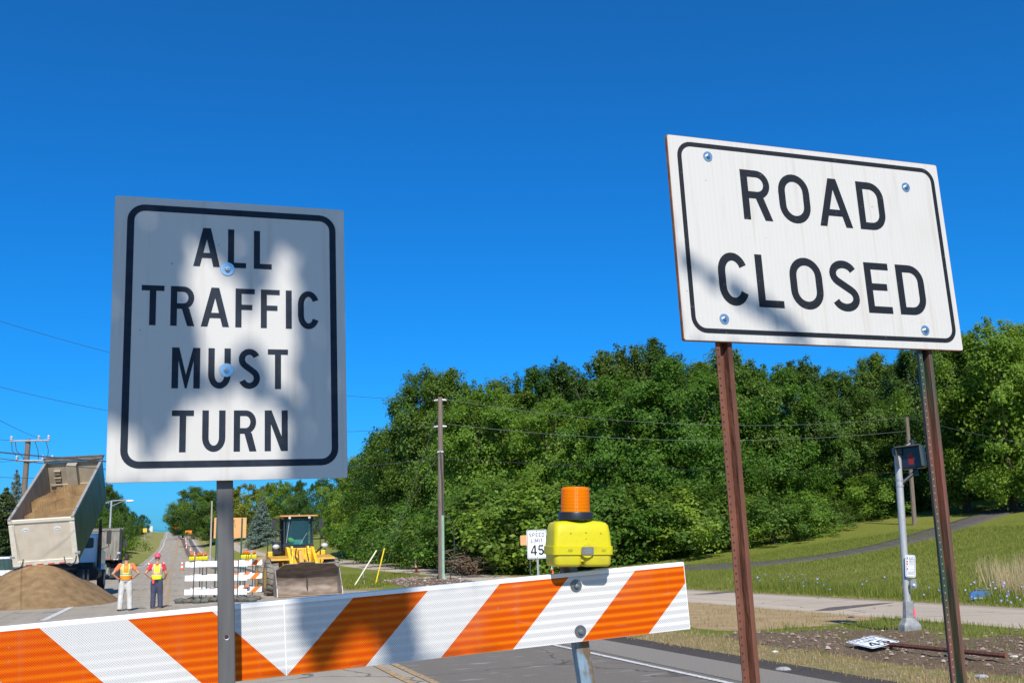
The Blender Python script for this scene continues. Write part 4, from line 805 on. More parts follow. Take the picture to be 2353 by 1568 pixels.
# ---------------------------------------------------------------- pedestrian signal
SPX = Vector((6.28, 17.1, 0)); hz = ground(6.28, 17.1) + .1; base = Vector((6.28, 17.1, hz)); topp = at(2060, 1022, 17.1); ax_ = topp - base
sg = thing('pedestrian_signal', 'silver pole with black pedestrian signal head, push button and small instruction sign', 'pedestrian signal', base)
pbr = mat('brushed_pole', (.44, .43, .42), .45, .35, scale=12, var=.1, stretch=(4, 4, .5))
build('pole', MB().path([Vector((0, 0, .3)), ax_ * .98], .057, 20), pbr, sg, True)
build('pole_base', MB().lathe([(.19, -.12), (.19, .02), (.185, .05), (.13, .12), (.105, .16), (.09, .38), (.085, .42), (.075, .425)], 8, axisT(Vector(ax_), Vector((0, 0, 0)), 0)), mat('cast_alu', (.26, .26, .255), .7, .3, scale=12, var=.25), sg)
build('paint_mark', MB().prism([(.05, .18), (.085, .17), (.09, .30), (.055, .31)], -.092, -.088), mat('pink_mark', (.7, .12, .16), .8), sg)
build('clamp', MB().tube(ax_ * .765, ax_ * .775, .063, n=20).tube(ax_ * .80, ax_ * .81, .063, n=20), galv, sg)
hd_c = at(2092, 1049, 17.0) - base; Th = Matrix.Translation(hd_c) @ Matrix.Rotation(rad(-34), 4, 'Z') @ Matrix.Rotation(rad(-2), 4, 'Y')
blkp = mat('signal_black', (.012, .016, .02), .35, scale=15, var=.3)
hd = build('signal_housing', MB().prism(rrect(-.2, .2, -.195, .195, .05), .0, .17), blkp, sg, T=Th, bevel=.01)
vz = MB(); o4 = [(-.195, .19), (.195, .19), (.195, -.18), (.195, .19)]
vz.prism([(-.2, .165), (.2, .165), (.2, .185), (-.2, .185)], -.18, 0).prism([(.182, -.17), (.2, -.17), (.2, .165), (.182, .165)], -.15, 0); vz.prism([(-.2, -.17), (-.182, -.17), (-.182, .165), (-.2, .165)], -.15, 0)
build('visor', vz, mat('visor_grey', (.06, .062, .06), .55), hd, bevel=.003)
build('lens_panel', MB().prism(rrect(-.165, .165, -.165, .155, .02), -.012, -.002), mat('signal_lens', (.012, .013, .025), .15), hd)
m, t, b = newmat('signal_red'); b.inputs['Base Color'].default_value = (.14, .006, .008, 1); b.inputs['Emission Color'].default_value = (1, .03, .04, 1); b.inputs['Emission Strength'].default_value = .02; redm = m
hh = MB(); hh.flat([rrect(-.045, .035, -.125, -.03, .012)], -.014); 
for i, (fx, fh) in enumerate(((-.04, .055), (-.018, .085), (.004, .09), (.026, .07))): hh.flat([rrect(fx - .008, fx + .008, -.035, fh - .01, .006, 4)], -.0145 - .0004 * i)
hh.flat([[(.03, -.06), (.04, -.07), (.075, -.01), (.062, .0)]], -.0165); build('red_hand', hh, redm, hd, fix=False)
for zz in (.965, .775):
    c = ax_ * zz; t0 = hd_c + Vector((.08, .08, .24 if zz > .9 else -.24)); build('bracket', MB().path([c, t0], .03, 8).tube(t0 + Vector((0, 0, -.06)), t0 + Vector((0, 0, .05)), .05, .04, 10), blkp, sg, True)
build('clamp_block', MB().box(tuple(ax_ * .965), (.14, .14, .14)), blkp, sg, bevel=.02)
pc = at(2091, 1299, 16.98) - base; Tq = Matrix.Translation(pc) @ Matrix.Rotation(rad(-16), 4, 'Z') @ Matrix.Rotation(rad(4.5), 4, 'Y')
pl = build('instruction_sign', MB().prism(rrect(-.078, .078, -.178, .178, .03), -.004, 0), whs, sg, T=Tq)
ringm(mb := MB(), -.068, .068, -.168, .168, .024, .005, -.0055)
for z in (.098, .0 - .012, -.078): mb.flat([[(-.064, z), (.064, z), (.064, z + .004), (-.064, z + .004)]], -.0055)
def scrib(mb, z, x0, x1, h=.007):
    x = x0; rr_ = random.Random(int(z * 9999))
    while x < x1: w_ = rr_.uniform(.004, .016); mb.flat([[(x, z), (min(x + w_, x1), z), (min(x + w_, x1), z + h), (x, z + h)]], -.0056); x += w_ + .003
text(mb, 'START', -.02, .056, .133, .146, .2, .25, -.0056)
for z in (.120, .108, .08, .066, .05, .034, .016, -.048, -.1, -.118): scrib(mb, z, -.018 if z > -.09 else -.05, .056, .006)
mb.flat([[(-.056, -.134), (.056, -.134), (.056, -.130), (-.056, -.130)]], -.0056); scrib(mb, .112, -.054, -.034, .028); build('print', mb, inkm, pl, fix=False)
mb = MB()
for z in (.055, .015, -.06): mb.flat([[(-.056, z), (-.034, z), (-.034, z + .028), (-.056, z + .028)]], -.0057)
build('red_icons', mb, mat('icon_red', (.45, .06, .05), .6), pl, fix=False)
bc = at(2098, 1340, 16.98) - base; Tb = Matrix.Translation(bc) @ Matrix.Rotation(rad(-16), 4, 'Z')
bb = build('push_button', MB().prism(rrect(-.045, .045, -.075, .075, .04), -.05, .03), mat('button_alu', (.36, .37, .38), .4, .7), sg, T=Tb, bevel=.01); build('button', MB().lathe([(.03, 0), (.03, .012), (.02, .02)], 16, Matrix.Translation((.0, -.05, -.025)) @ Matrix.Rotation(PI / 2, 4, 'X')), galv, bb, True)
# ---------------------------------------------------------------- stored barricades behind
orb = None
def striped(name='striped_board'):
    if name in MATS: return MATS[name]
    m, t, b = newmat(name); sp = t.nodes.new('ShaderNodeSeparateXYZ'); t.links.new(t.nodes.new('ShaderNodeTexCoord').outputs['Object'], sp.inputs[0])
    fr = node(t, 'FRACT', node(t, 'ADD', node(t, 'DIVIDE', node(t, 'SUBTRACT', node(t, 'ABSOLUTE', sp.outputs[0]), sp.outputs[2]), .43), 8)); f = node(t, 'LESS_THAN', fr, .5)
    f = node(t, 'MULTIPLY', f, node(t, 'LESS_THAN', sp.outputs[1], -.0105)); c = mix(t, f, (.8, .79, .77), (.78, .16, .01)); t.links.new(c, b.inputs['Base Color']); b.inputs['Roughness'].default_value = .45; MATS[name] = m; return m
steel = mat('dark_steel', (.05, .052, .055), .6, .3, scale=8); rstl = mat('rusty_foot', (.14, .07, .05), .8, scale=12, var=.4)
def barricade(label):
    t_ = thing('barricade', label, 'barricade', group='barricades stored by the loader')
    for k in range(3):
        build('rail', MB().prism([(-1.22, -.1015), (1.22, -.1015), (1.22, .1015), (-1.22, .1015)], -.012, .012), striped(), t_, T=Matrix.Translation((0, 0, 1.40 - .505 * k)), bevel=.003)
    for sx in (-.86, .86):
        build('post', MB().box((sx, .022, .79), (.036, .02, 1.5)), steel, t_, bevel=.003)
        build('foot', MB().path([(sx, -.75, .02), (sx, -.7, .05), (sx, .7, .05), (sx, .75, .02)], .024, 6), rstl, t_)
    return t_
def beacon(label, loc, rz, sc=1):
    t_ = thing('warning_light', label, 'warning light', loc, rz, 'warning lights on the stored barricades')
    mb = MB(); loft(mb, [(0, .08, -.045, .045, .02), (.055, .09, -.05, .05, .02), (.11, .084, -.045, .045, .02), (.13, .05, -.03, .03, .02)]); build('housing', mb, yel, t_, True)
    build('collar', MB().tube((0, 0, .13), (0, 0, .155), .052, n=14), bp, t_); build('lens', MB().lathe([(.045, .155), (.047, .19), (.04, .225), (.03, .23)], 14), amber, t_, True)
    build('latch_plate', MB().box((0, .0535 if rz > 2 or rz < -2 else .0535, .03), (.03, .006, .02)), dkg, t_); return t_
b0 = barricade('white back of the front stored barricade, nearest of the cluster')
index_kids()
def px3(u, v, Y, z=0): p = at(u, v, Y); return Vector((p.x, p.y, z))
specs = [(494, 38.6, 172, None), (517, 39.6, 6, 'stored barricade with orange stripes facing out, its right end beside the loader wheel'), (512, 40.9, 176, 'third stored barricade in the cluster, seen between the rails of the front one'), (508, 42.0, 4, 'farthest stored barricade of the cluster, striped side to the camera')]
bars = []
for i, (u, Y, rz, lb) in enumerate(specs):
    o = b0 if i == 0 else copytree(b0)
    if lb: o['label'] = lb
    o.location = px3(u, 1380, Y, ground(at(u, 1380, Y).x, Y)); o.rotation_euler = (0, rad(-1.0), rad(rz)); bars.append(o)
bars[1].rotation_euler = (0, 0, rad(8)); bars[1].location = px3(526, 1380, 39.9, .0); 
bl = [(441, 38.7), (456, 41.0), (463, 40.2), (472, 39.8), (560, 38.7), (565, 40.2), (571, 40.9), (584, 39.8)]
nmz = ['leftmost', 'second from left', 'third from left', 'fourth from left', 'fourth from right', 'third from right', 'second from right', 'rightmost']
L0 = None
for i, (u, Y) in enumerate(bl):
    p = px3(u, 1280, Y, 1.49)
    p.z = at(u, 1283.5, Y).z; p.z = 1.56 + ground(p.x, p.y)
    if L0 is None: L0 = beacon('x', p, 0); index_kids(); o = L0
    else: o = copytree(L0)
    o.location = p; o.scale = (1.2, 1.2, 1.2); o['label'] = 'small yellow warning light with amber lens on the stored barricades, ' + nmz[i]
sand_m = mat('sandbag_cloth', (.10, .10, .08), .8, scale=14, var=.35, bump=.4)
for i, (u, v, Y, lw, lb) in enumerate(((425, 1371, 38.9, .8, 'left end of the front barricade foot'), (450, 1369, 39.6, .7, 'behind the left barricade foot'), (462, 1376, 38.4, .6, 'in front, left of the grey post'), (485, 1370, 39.3, .6, 'just left of the grey post'), (548, 1372, 39.2, .7, 'just right of the grey post'), (568, 1377, 38.3, .8, 'rightmost, in front of the others'), (585, 1371, 39.5, .5, 'behind the rightmost one'))):
    p = px3(u, v, Y, .06); mb = MB(); mb.ellip((-lw * .22, 0, .03), (lw * .29, .17, .12), n=12, m=8).ellip((lw * .22, .02, .02), (lw * .27, .16, .105), n=12, m=8).ellip((0, 0, -.01), (lw * .2, .07, .05), n=10, m=6).path([(-lw * .42, 0, .03), (-lw * .56, -.02, .1)], [.05, .03], 6)
    mb.v = [(a + .015 * math.sin(b_ * 30 + a * 20), b_ + .012 * math.sin(a * 25), max(c + .012 * math.sin(a * 31 + b_ * 17), -.06)) for a, b_, c in mb.v]
    o = build('sandbag', mb, sand_m, None, True); o.location = p; o.rotation_euler = (0, 0, RNG.uniform(-.4, .4)); tag(o, 'grey green sandbag ' + lb, 'sandbag', 'sandbags under the stored barricades')
# plywood coloured sign with two green posts
SA, SBr = at(492, 1187, 43.5), at(566, 1189.5, 43.9); mid_ = (SA + SBr) / 2; w_ = (SBr - SA).length; hz_ = (at(492, 1187, 43.5) - at(490.5, 1234, 43.5)).length; ang = math.atan2((SBr - SA).y, (SBr - SA).x)
To = Matrix.Translation(mid_ - Vector((0, 0, hz_ / 2))) @ Matrix.Rotation(ang, 4, 'Z') @ Matrix.Rotation(rad(.9), 4, 'Y')
os_ = thing('notice_board', 'plywood coloured board on two green posts among the stored barricades', 'notice board', T=To)
ply = mat('plywood_orange', (.60, .31, .11), .7, scale=3, var=.07); build('panel', MB().box((0, 0, 0), (w_, .02, hz_)), ply, os_, bevel=.003)
tm = mat('faded_print', (.2, .11, .04), .7); mb = MB(); text(mb, 'TE', .04, .205, hz_ * .24, hz_ * .40, .17, .12, -.0115); text(mb, 'MEN', .06, .2, hz_ * .13, hz_ * .20, .24, .3, -.0115); text(mb, 'OPU', .06, .22, hz_ * .02, hz_ * .095, .24, .3, -.0115); build('print', mb, tm, os_, fix=False)
for u, v in ((499, 1189), (557, 1191)):
    x = (To.inverted() @ at(u, v, 43.6)).x
    pz = [( -.03, 0), (-.012, 0), (-.008, -.03), (.008, -.03), (.012, 0), (.03, 0), (.03, .006), (-.03, .006)]
    build('post', MB().prism([(x + a * 1.15, b_ * 1.2 - .02) for a, b_ in pz], -3.3, hz_ * .47, axis='z'), mat('green_post', (.03, .085, .05), .55, .2, scale=6, var=.25), os_)
# ---------------------------------------------------------------- cones
ored = mat('cone_orange', (.78, .11, .02), .5, scale=5, var=.08); cwh = mat('cone_white', (.8, .78, .75), .45); tube_m = mat('tube_orange', (.85, .16, .02), .45, scale=5, var=.06)
def cone(label, tall=.91):
    t_ = thing('traffic_cone', label, 'traffic cone', group='traffic cones along the closed road')
    build('base', MB().box((0, 0, .02), (.38, .38, .04)), mat('cone_base', (.2, .03, .01), .6), t_, bevel=.01)
    rr = lambda z: .14 - .115 * z / tall
    for k, (a, b_) in enumerate(((.04, .25), (.25, .42), (.42, .58), (.58, .72), (.72, tall))): build('white_band' if k in (1, 3) else 'body', MB().tube((0, 0, a), (0, 0, b_), rr(a), rr(b_), 14), cwh if k in (1, 3) else ored, t_, True)
    return t_
K0 = cone('x'); index_kids()
cl_ = [(418, 89, 'orange traffic cone in the right turn lane left of the stored barricades'), (376, 94, 'orange traffic cone just right of the worker with the pink hard hat'), (342, 97, 'orange traffic cone between the two workers'),
       (446, 215, 'distant traffic cone nearest on the right shoulder'), (437, 245, 'distant traffic cone second on the right shoulder'), (427, 262, 'distant traffic cone third on the right shoulder'), (426, 285, 'distant traffic cone fourth on the right shoulder'), (425, 310, 'distant traffic cone fifth on the right shoulder'), (414, 340, 'farthest distant traffic cone on the right shoulder')]
for i, (u, Y, lb) in enumerate(cl_):
    o = K0 if i == 0 else copytree(K0); o.location = gp(u, 1300, Y); o['label'] = lb
    if Y > 200: o.scale = (1.5, 1.5, 1.35)
def chan(u, v0, v1, Y, lb, lean=0):
    a = gp(u, v1, Y); a.z = ground(a.x, a.y); b_ = at(u, v0, Y); t_ = thing('channelizer_tube', lb, 'traffic tube', a, group='orange channelizer tubes'); h = .98
    build('base', MB().lathe([(.2, 0), (.2, .04), (.1, .07)], 14), mat('cone_base', ()), t_)
    R_ = Matrix.Rotation(lean, 4, 'Y')
    for k, (p, q_) in enumerate(((.05, .36), (.36, .5), (.5, .64), (.64, .78), (.78, h))): build('reflective_band' if k in (1, 3) else 'body', MB().tube((0, 0, p), (0, 0, q_), .075 - .025 * p, .075 - .025 * q_, 12), cwh if k in (1, 3) else tube_m, t_, True, T=R_)
chan(957, 1282, 1320, 62, 'leaning orange channelizer tube on the dirt left of the bare pole', rad(-4)); chan(1270, 1300, 1335, 52, 'orange channelizer tube below the yellow light box')
# far orange signs
for (u, v, Y, w_, h_, rot, lb, nm, mm) in ((405, 1210, 330, 1.6, 1.6, 45, 'small bright orange diamond sign under the trees near the crest', 'warning_sign', 'far_orange'), (433, 1222, 300, 1.9, 1.1, 0, 'low orange sign right of the far road', 'warning_sign', 'far_orange'), (333, 1217, 300, 1.15, 1.1, 0, 'yellow orange sign on the left bank near the crest', 'warning_sign', 'far_yellow'), (347, 1214, 470, 1.4, 2.5, 0, 'pale white sign board at the crest left of the road', 'sign_board', 'far_white')):
    cm = {'far_orange': (.85, .2, .03), 'far_yellow': (.8, .42, .05), 'far_white': (.55, .53, .48)}[mm]; c = at(u, v, Y); g_ = ground(c.x, c.y); t_ = thing(nm, lb, 'road sign', (c.x, c.y, g_))
    build('panel', MB().box((0, 0, 0), (w_, .05, h_)), mat(mm, cm, .5), t_, T=Matrix.Translation((0, 0, c.z - g_)) @ Matrix.Rotation(rad(rot), 4, 'Y'))
    build('post', MB().box((0, .06, (c.z - g_) / 2), (.1, .06, max(.3, c.z - g_))), galv, t_)
# ---------------------------------------------------------------- people
def body(name, shapes, m, parent, vox=.014, sm_=4):
    mb = MB()
    for sh in shapes:
        if sh[0] == 'p': mb.path(sh[1], sh[2], 12)
        else: mb.ellip(sh[1], sh[2], n=16, m=12, T=(Matrix.Rotation(sh[3], 4, 'Y') if len(sh) > 3 else None))
    o = build(name, mb, m, parent, True); r = o.modifiers.new('remesh', 'REMESH'); r.mode = 'VOXEL'; r.voxel_size = vox; r.use_smooth_shade = True
    s_ = o.modifiers.new('smooth', 'SMOOTH'); s_.iterations = sm_; s_.factor = .5; return o
skin = mat('skin', (.42, .22, .14), .55, scale=6, var=.06)
def vestmat(name, base, edge, stripe):
    m, t, b = newmat(name); sp = t.nodes.new('ShaderNodeSeparateXYZ'); t.links.new(t.nodes.new('ShaderNodeTexCoord').outputs['Object'], sp.inputs[0]); x, z = node(t, 'ABSOLUTE', sp.outputs[0]), sp.outputs[2]
    def band(v, c, w_): return node(t, 'LESS_THAN', node(t, 'ABSOLUTE', node(t, 'SUBTRACT', v, c)), w_)
    up_ = node(t, 'GREATER_THAN', z, 1.17); c = mix(t, node(t, 'MAXIMUM', node(t, 'MULTIPLY', band(x, .125, .042), up_), band(z, 1.165, .045)), base, edge)
    c = mix(t, node(t, 'MAXIMUM', node(t, 'MULTIPLY', band(x, .125, .023), up_), band(z, 1.165, .025)), c, stripe)
    t.links.new(c, b.inputs['Base Color']); b.inputs['Roughness'].default_value = .6; b.inputs['Emission Color'].default_value = (*base, 1); b.inputs['Emission Strength'].default_value = 0
    bumpn(t, b, nz(t, t.nodes.new('ShaderNodeTexCoord').outputs['Object'], 9, 3), .6, .03); MATS[name] = m; return m
def cloth(name, c): return mat(name, c, .85, scale=5, var=.18, bump=1.0, bscale=11, stretch=(1, 1, .6))
def person(loc, rz, sc, label, P):
    t_ = thing('person', label, 'person', loc, rz); t_.scale = (sc,) * 3
    J = P['J']; sh = []
    for s_ in (-1, 1):
        k = 'L' if s_ < 0 else 'R'; hip = (s_ * .09, 0, .93); kn, an, toe = J[k + 'kn'], J[k + 'an'], J[k + 'toe']; sho = (s_ * .185, 0, 1.46); el, wr = J[k + 'el'], J[k + 'wr']
        sh += [('p', [hip, kn, an], [.085, .055, .04]), ('p', [an, toe], [.045, .035]), ('p', [sho, el, wr], [.062, .05, .036]), ('e', sho, (.065, .065, .065))]
        hand = Vector(wr); dr = Vector(J[k + 'hd']).normalized(); side = dr.cross(Vector((0, 0, 1))).normalized(); palm = hand + dr * .05
        sh.append(('p', [hand, palm, hand + dr * .09], [.028, .036, .034]))
    sh += [('e', (0, 0, .97), (.16, .11, .13)), ('e', (0, 0, 1.15), (.15, .105, .2)), ('e', (0, 0, 1.34), (.18, .115, .17)), ('p', [(0, 0, 1.42), (0, .01, 1.60)], [.075, .055]), ('e', (0, .02, 1.70), (.074, .092, .115)), ('e', (0, .105, 1.69), (.014, .02, .02)), ('e', (.077, .02, 1.69), (.012, .022, .03)), ('e', (-.077, .02, 1.69), (.012, .022, .03)), ('e', (0, .07, 1.64), (.045, .045, .04))]
    b_ = body('body', sh, skin, t_, .012, 3)
    for s_ in (-1, 1):      # fingers and thumb, closed on the hip
        k = 'L' if s_ < 0 else 'R'; wr = Vector(J[k + 'wr']); dr = Vector(J[k + 'hd']).normalized(); up2 = Vector((0, 0, 1)); c = wr + dr * .085; mb = MB()
        for i, ln in enumerate((.075, .08, .074, .06)):
            a = c + up2 * (.03 - .02 * i); inn = Vector((-s_ * .55, .2, -.15)).normalized(); mb.path([a, a + dr * ln * .5, a + dr * ln * .6 + inn * ln * .4], [.0095, .009, .007], 6)
        th = wr + dr * .03 + up2 * .02; mb.path([th, th + up2 * .02 + Vector((0, -.035, 0)), th + up2 * .01 + Vector((0, -.06, -.01))], [.011, .010, .008], 6); build('fingers', mb, skin, t_, True)
    sh = [('e', (0, 0, .97), (.178, .125, .12)), ('p', [(0, 0, .93), (0, 0, 1.04)], [.14, .152])]
    for s_ in (-1, 1):
        k = 'L' if s_ < 0 else 'R'; kn, an = Vector(J[k + 'kn']), Vector(J[k + 'an']); sh.append(('p', [(s_ * .092, 0, .93), (Vector((s_ * .095, 0, .93)) + kn) / 2, kn, (kn + an) / 2, an + Vector((0, .0, .0)), an + Vector((0, 0, -.03))], [.11, .108, .092, .088, .086, .088]))
    body('trousers', sh, P['trousers'], t_, .016, 2)
    sh = [('e', (0, 0, 1.16), (.172, .125, .2)), ('e', (0, 0, 1.34), (.198, .13, .16)), ('p', [(0, 0, 1.42), (0, .005, 1.5)], [.12, .075])]
    for s_ in (-1, 1):
        k = 'L' if s_ < 0 else 'R'; sho = Vector((s_ * .185, 0, 1.455)); el = Vector(J[k + 'el']); sh += [('p', [sho + Vector((-s_ * .05, 0, .01)), sho, sho.lerp(el, .62)], [.07, .078, .068])]
    body('shirt', sh, P['shirt'], t_, .014, 2)
    body('vest', [('e', (0, 0, 1.12), (.188, .14, .22)), ('p', [(0, 0, .98), (0, 0, 1.12), (0, 0, 1.3), (0, 0, 1.36)], [.165, .172, .185, .18]), ('e', (0, 0, 1.36), (.2, .14, .13)), ('e', (-.1, 0, 1.45), (.07, .1, .06)), ('e', (.1, 0, 1.45), (.07, .1, .06))], P['vest'], t_, .014, 2)
    for s_ in (-1, 1):
        k = 'L' if s_ < 0 else 'R'; an = Vector(J[k + 'an']); toe = Vector(J[k + 'toe']); mb = body('boot', [('p', [an + Vector((0, -.01, .06)), an + Vector((0, -.02, -.03))], [.055, .055]), ('p', [Vector((an.x, an.y - .045, .045)), Vector((toe.x, toe.y, .04))], [.045, .043]), ('e', (an.x, an.y - .03, .035), (.046, .055, .035))], P['boots'], t_, .012, 2)
    return t_
A1_ = dict(Lkn=(-.125, .03, .50), Lan=(-.15, -.02, .09), Ltoe=(-.20, .16, .035), Rkn=(.13, .02, .50), Ran=(.155, .02, .09), Rtoe=(.22, .19, .035),
           Lel=(-.405, -.08, 1.185), Lwr=(-.225, .03, 1.015), Lhd=(.65, .35, -.1), Rel=(.395, -.08, 1.185), Rwr=(.215, .03, 1.03), Rhd=(-.65, .35, -.1))
p1 = px3(286, 1400, 34.6, 0)
P1 = person(p1, rad(19.5), 1.02, 'worker in orange vest and pale trousers, hands on hips, seen from behind', dict(J=A1_, trousers=cloth('trousers_pale', (.50, .475, .44)), shirt=cloth('shirt_orange', (.80, .17, .05)), vest=vestmat('vest_orange', (.85, .25, .01), (.75, .85, .08), (.33, .34, .34)), boots=mat('boot_dark', (.03, .028, .025), .7)))
body('hair', [('e', (0, .008, 1.735), (.081, .092, .088)), ('e', (0, -.02, 1.68), (.068, .07, .075))], mat('hair_dark', (.03, .02, .014), .8, scale=60), P1, .012, 1)
body('belt_pouch', [('e', (-.18, -.02, .95), (.035, .045, .08))], mat('pouch', (.03, .03, .03), .7), P1, .012, 1)
A2_ = dict(Lkn=(-.10, .03, .50), Lan=(-.105, -.02, .09), Ltoe=(-.15, .17, .035), Rkn=(.12, .03, .50), Ran=(.14, .02, .09), Rtoe=(.20, .19, .035),
           Lel=(-.375, -.07, 1.20), Lwr=(-.20, .0, 1.03), Lhd=(.65, .3, -.2), Rel=(.30, .0, 1.17), Rwr=(.255, .13, .99), Rhd=(-.4, .6, -.1))
p2 = px3(358, 1395, 35.6, 0)
P2 = person(p2, rad(17), .99, 'worker in lime vest and pink hard hat, seen from behind', dict(J=A2_, trousers=cloth('trousers_navy', (.045, .05, .085)), shirt=cloth('shirt_red', (.55, .03, .04)), vest=vestmat('vest_lime', (.72, .90, .02), (.72, .50, .28), (.55, .36, .30)), boots=mat('boot_brown', (.10, .065, .045), .7)))
hat = MB().lathe([(.150, 1.735), (.152, 1.742), (.112, 1.755), (.108, 1.79), (.092, 1.83), (.06, 1.86), (.02, 1.872)], 20, Matrix.Translation((0, .015, 0))); build('hard_hat', hat, mat('hat_pink', (.75, .06, .13), .35), P2, True)
build('hat_ridge', MB().path([(0, -.09, 1.78), (0, -.05, 1.855), (0, .03, 1.885), (0, .1, 1.84)], .012, 6), mat('hat_pink', ()), P2)
body('pocket_rag', [('e', (-.11, -.13, .91), (.045, .02, .09)), ('e', (-.13, -.13, .96), (.03, .02, .05))], mat('rag_red', (.65, .07, .08), .8), P2, .012, 1)
# ---------------------------------------------------------------- vehicles
rub = mat('tyre_rubber', (.035, .033, .031), .9, scale=9, var=.3, bump=.3); rubd = mat('tyre_dusty', (.19, .165, .135), .95, scale=6, var=.35, bump=.4)
def wheel(parent, c, r, w_, rimm, tm=None, lugs=0, side=0):
    T = Matrix.Translation(c) @ Matrix.Rotation(PI / 2, 4, 'Y'); h = w_ / 2
    ty = MB().lathe([(r * .55, -h * .9), (r * .8, -h), (r * .96, -h * .92), (r, -h * .7), (r, h * .7), (r * .96, h * .92), (r * .8, h), (r * .55, h * .9)], 32)
    for k in range(lugs):
        for s_ in (-1, 1):
            R_ = Matrix.Rotation(2 * PI * (k + .5 * (s_ > 0)) / lugs, 4, 'Z'); ty.box((r * 1.005, 0, s_ * h * .5), (r * .07, r * .13, h * .95), R_ @ Matrix.Rotation(s_ * .35, 4, 'X'))
    wh = build('wheel', ty, tm or rub, parent, True, T=T)
    rm = MB().lathe([(r * .6, -h * .93), (r * .54, -h * .7), (r * .2, -h * .45), (r * .18, -h * .6), (.01, -h * .62)], 24).lathe([(.01, h * .62), (r * .18, h * .6), (r * .2, h * .45), (r * .54, h * .7), (r * .6, h * .93)], 24)
    build('rim', rm, rimm, wh, True); return wh
alubed = mat('bed_inside', (.40, .34, .25), .6, .25, scale=2.2, var=.22, stretch=(1, 1, .6), detail=7); alout = mat('bed_outside', (.26, .28, .24), .28, .8, scale=1.5, var=.2, bump=.04)
tgm = mat('tailgate_beige', (.60, .53, .42), .6, .1, scale=2.5, var=.1, detail=7); whp = mat('truck_white', (.74, .76, .79), .25, scale=2, var=.05); chas = mat('chassis_black', (.02, .02, .02), .6, scale=7, var=.4)
gls = mat('cab_glass', (.05, .09, .085), .08, 0, var=.2, scale=2, spec=.8); chr_ = mat('chrome', (.55, .56, .57), .2, 1)
sandm = mat('sand', (.155, .088, .036), .95, scale=3, col2=(.26, .165, .075), bump=1.5, detail=9, bscale=22)
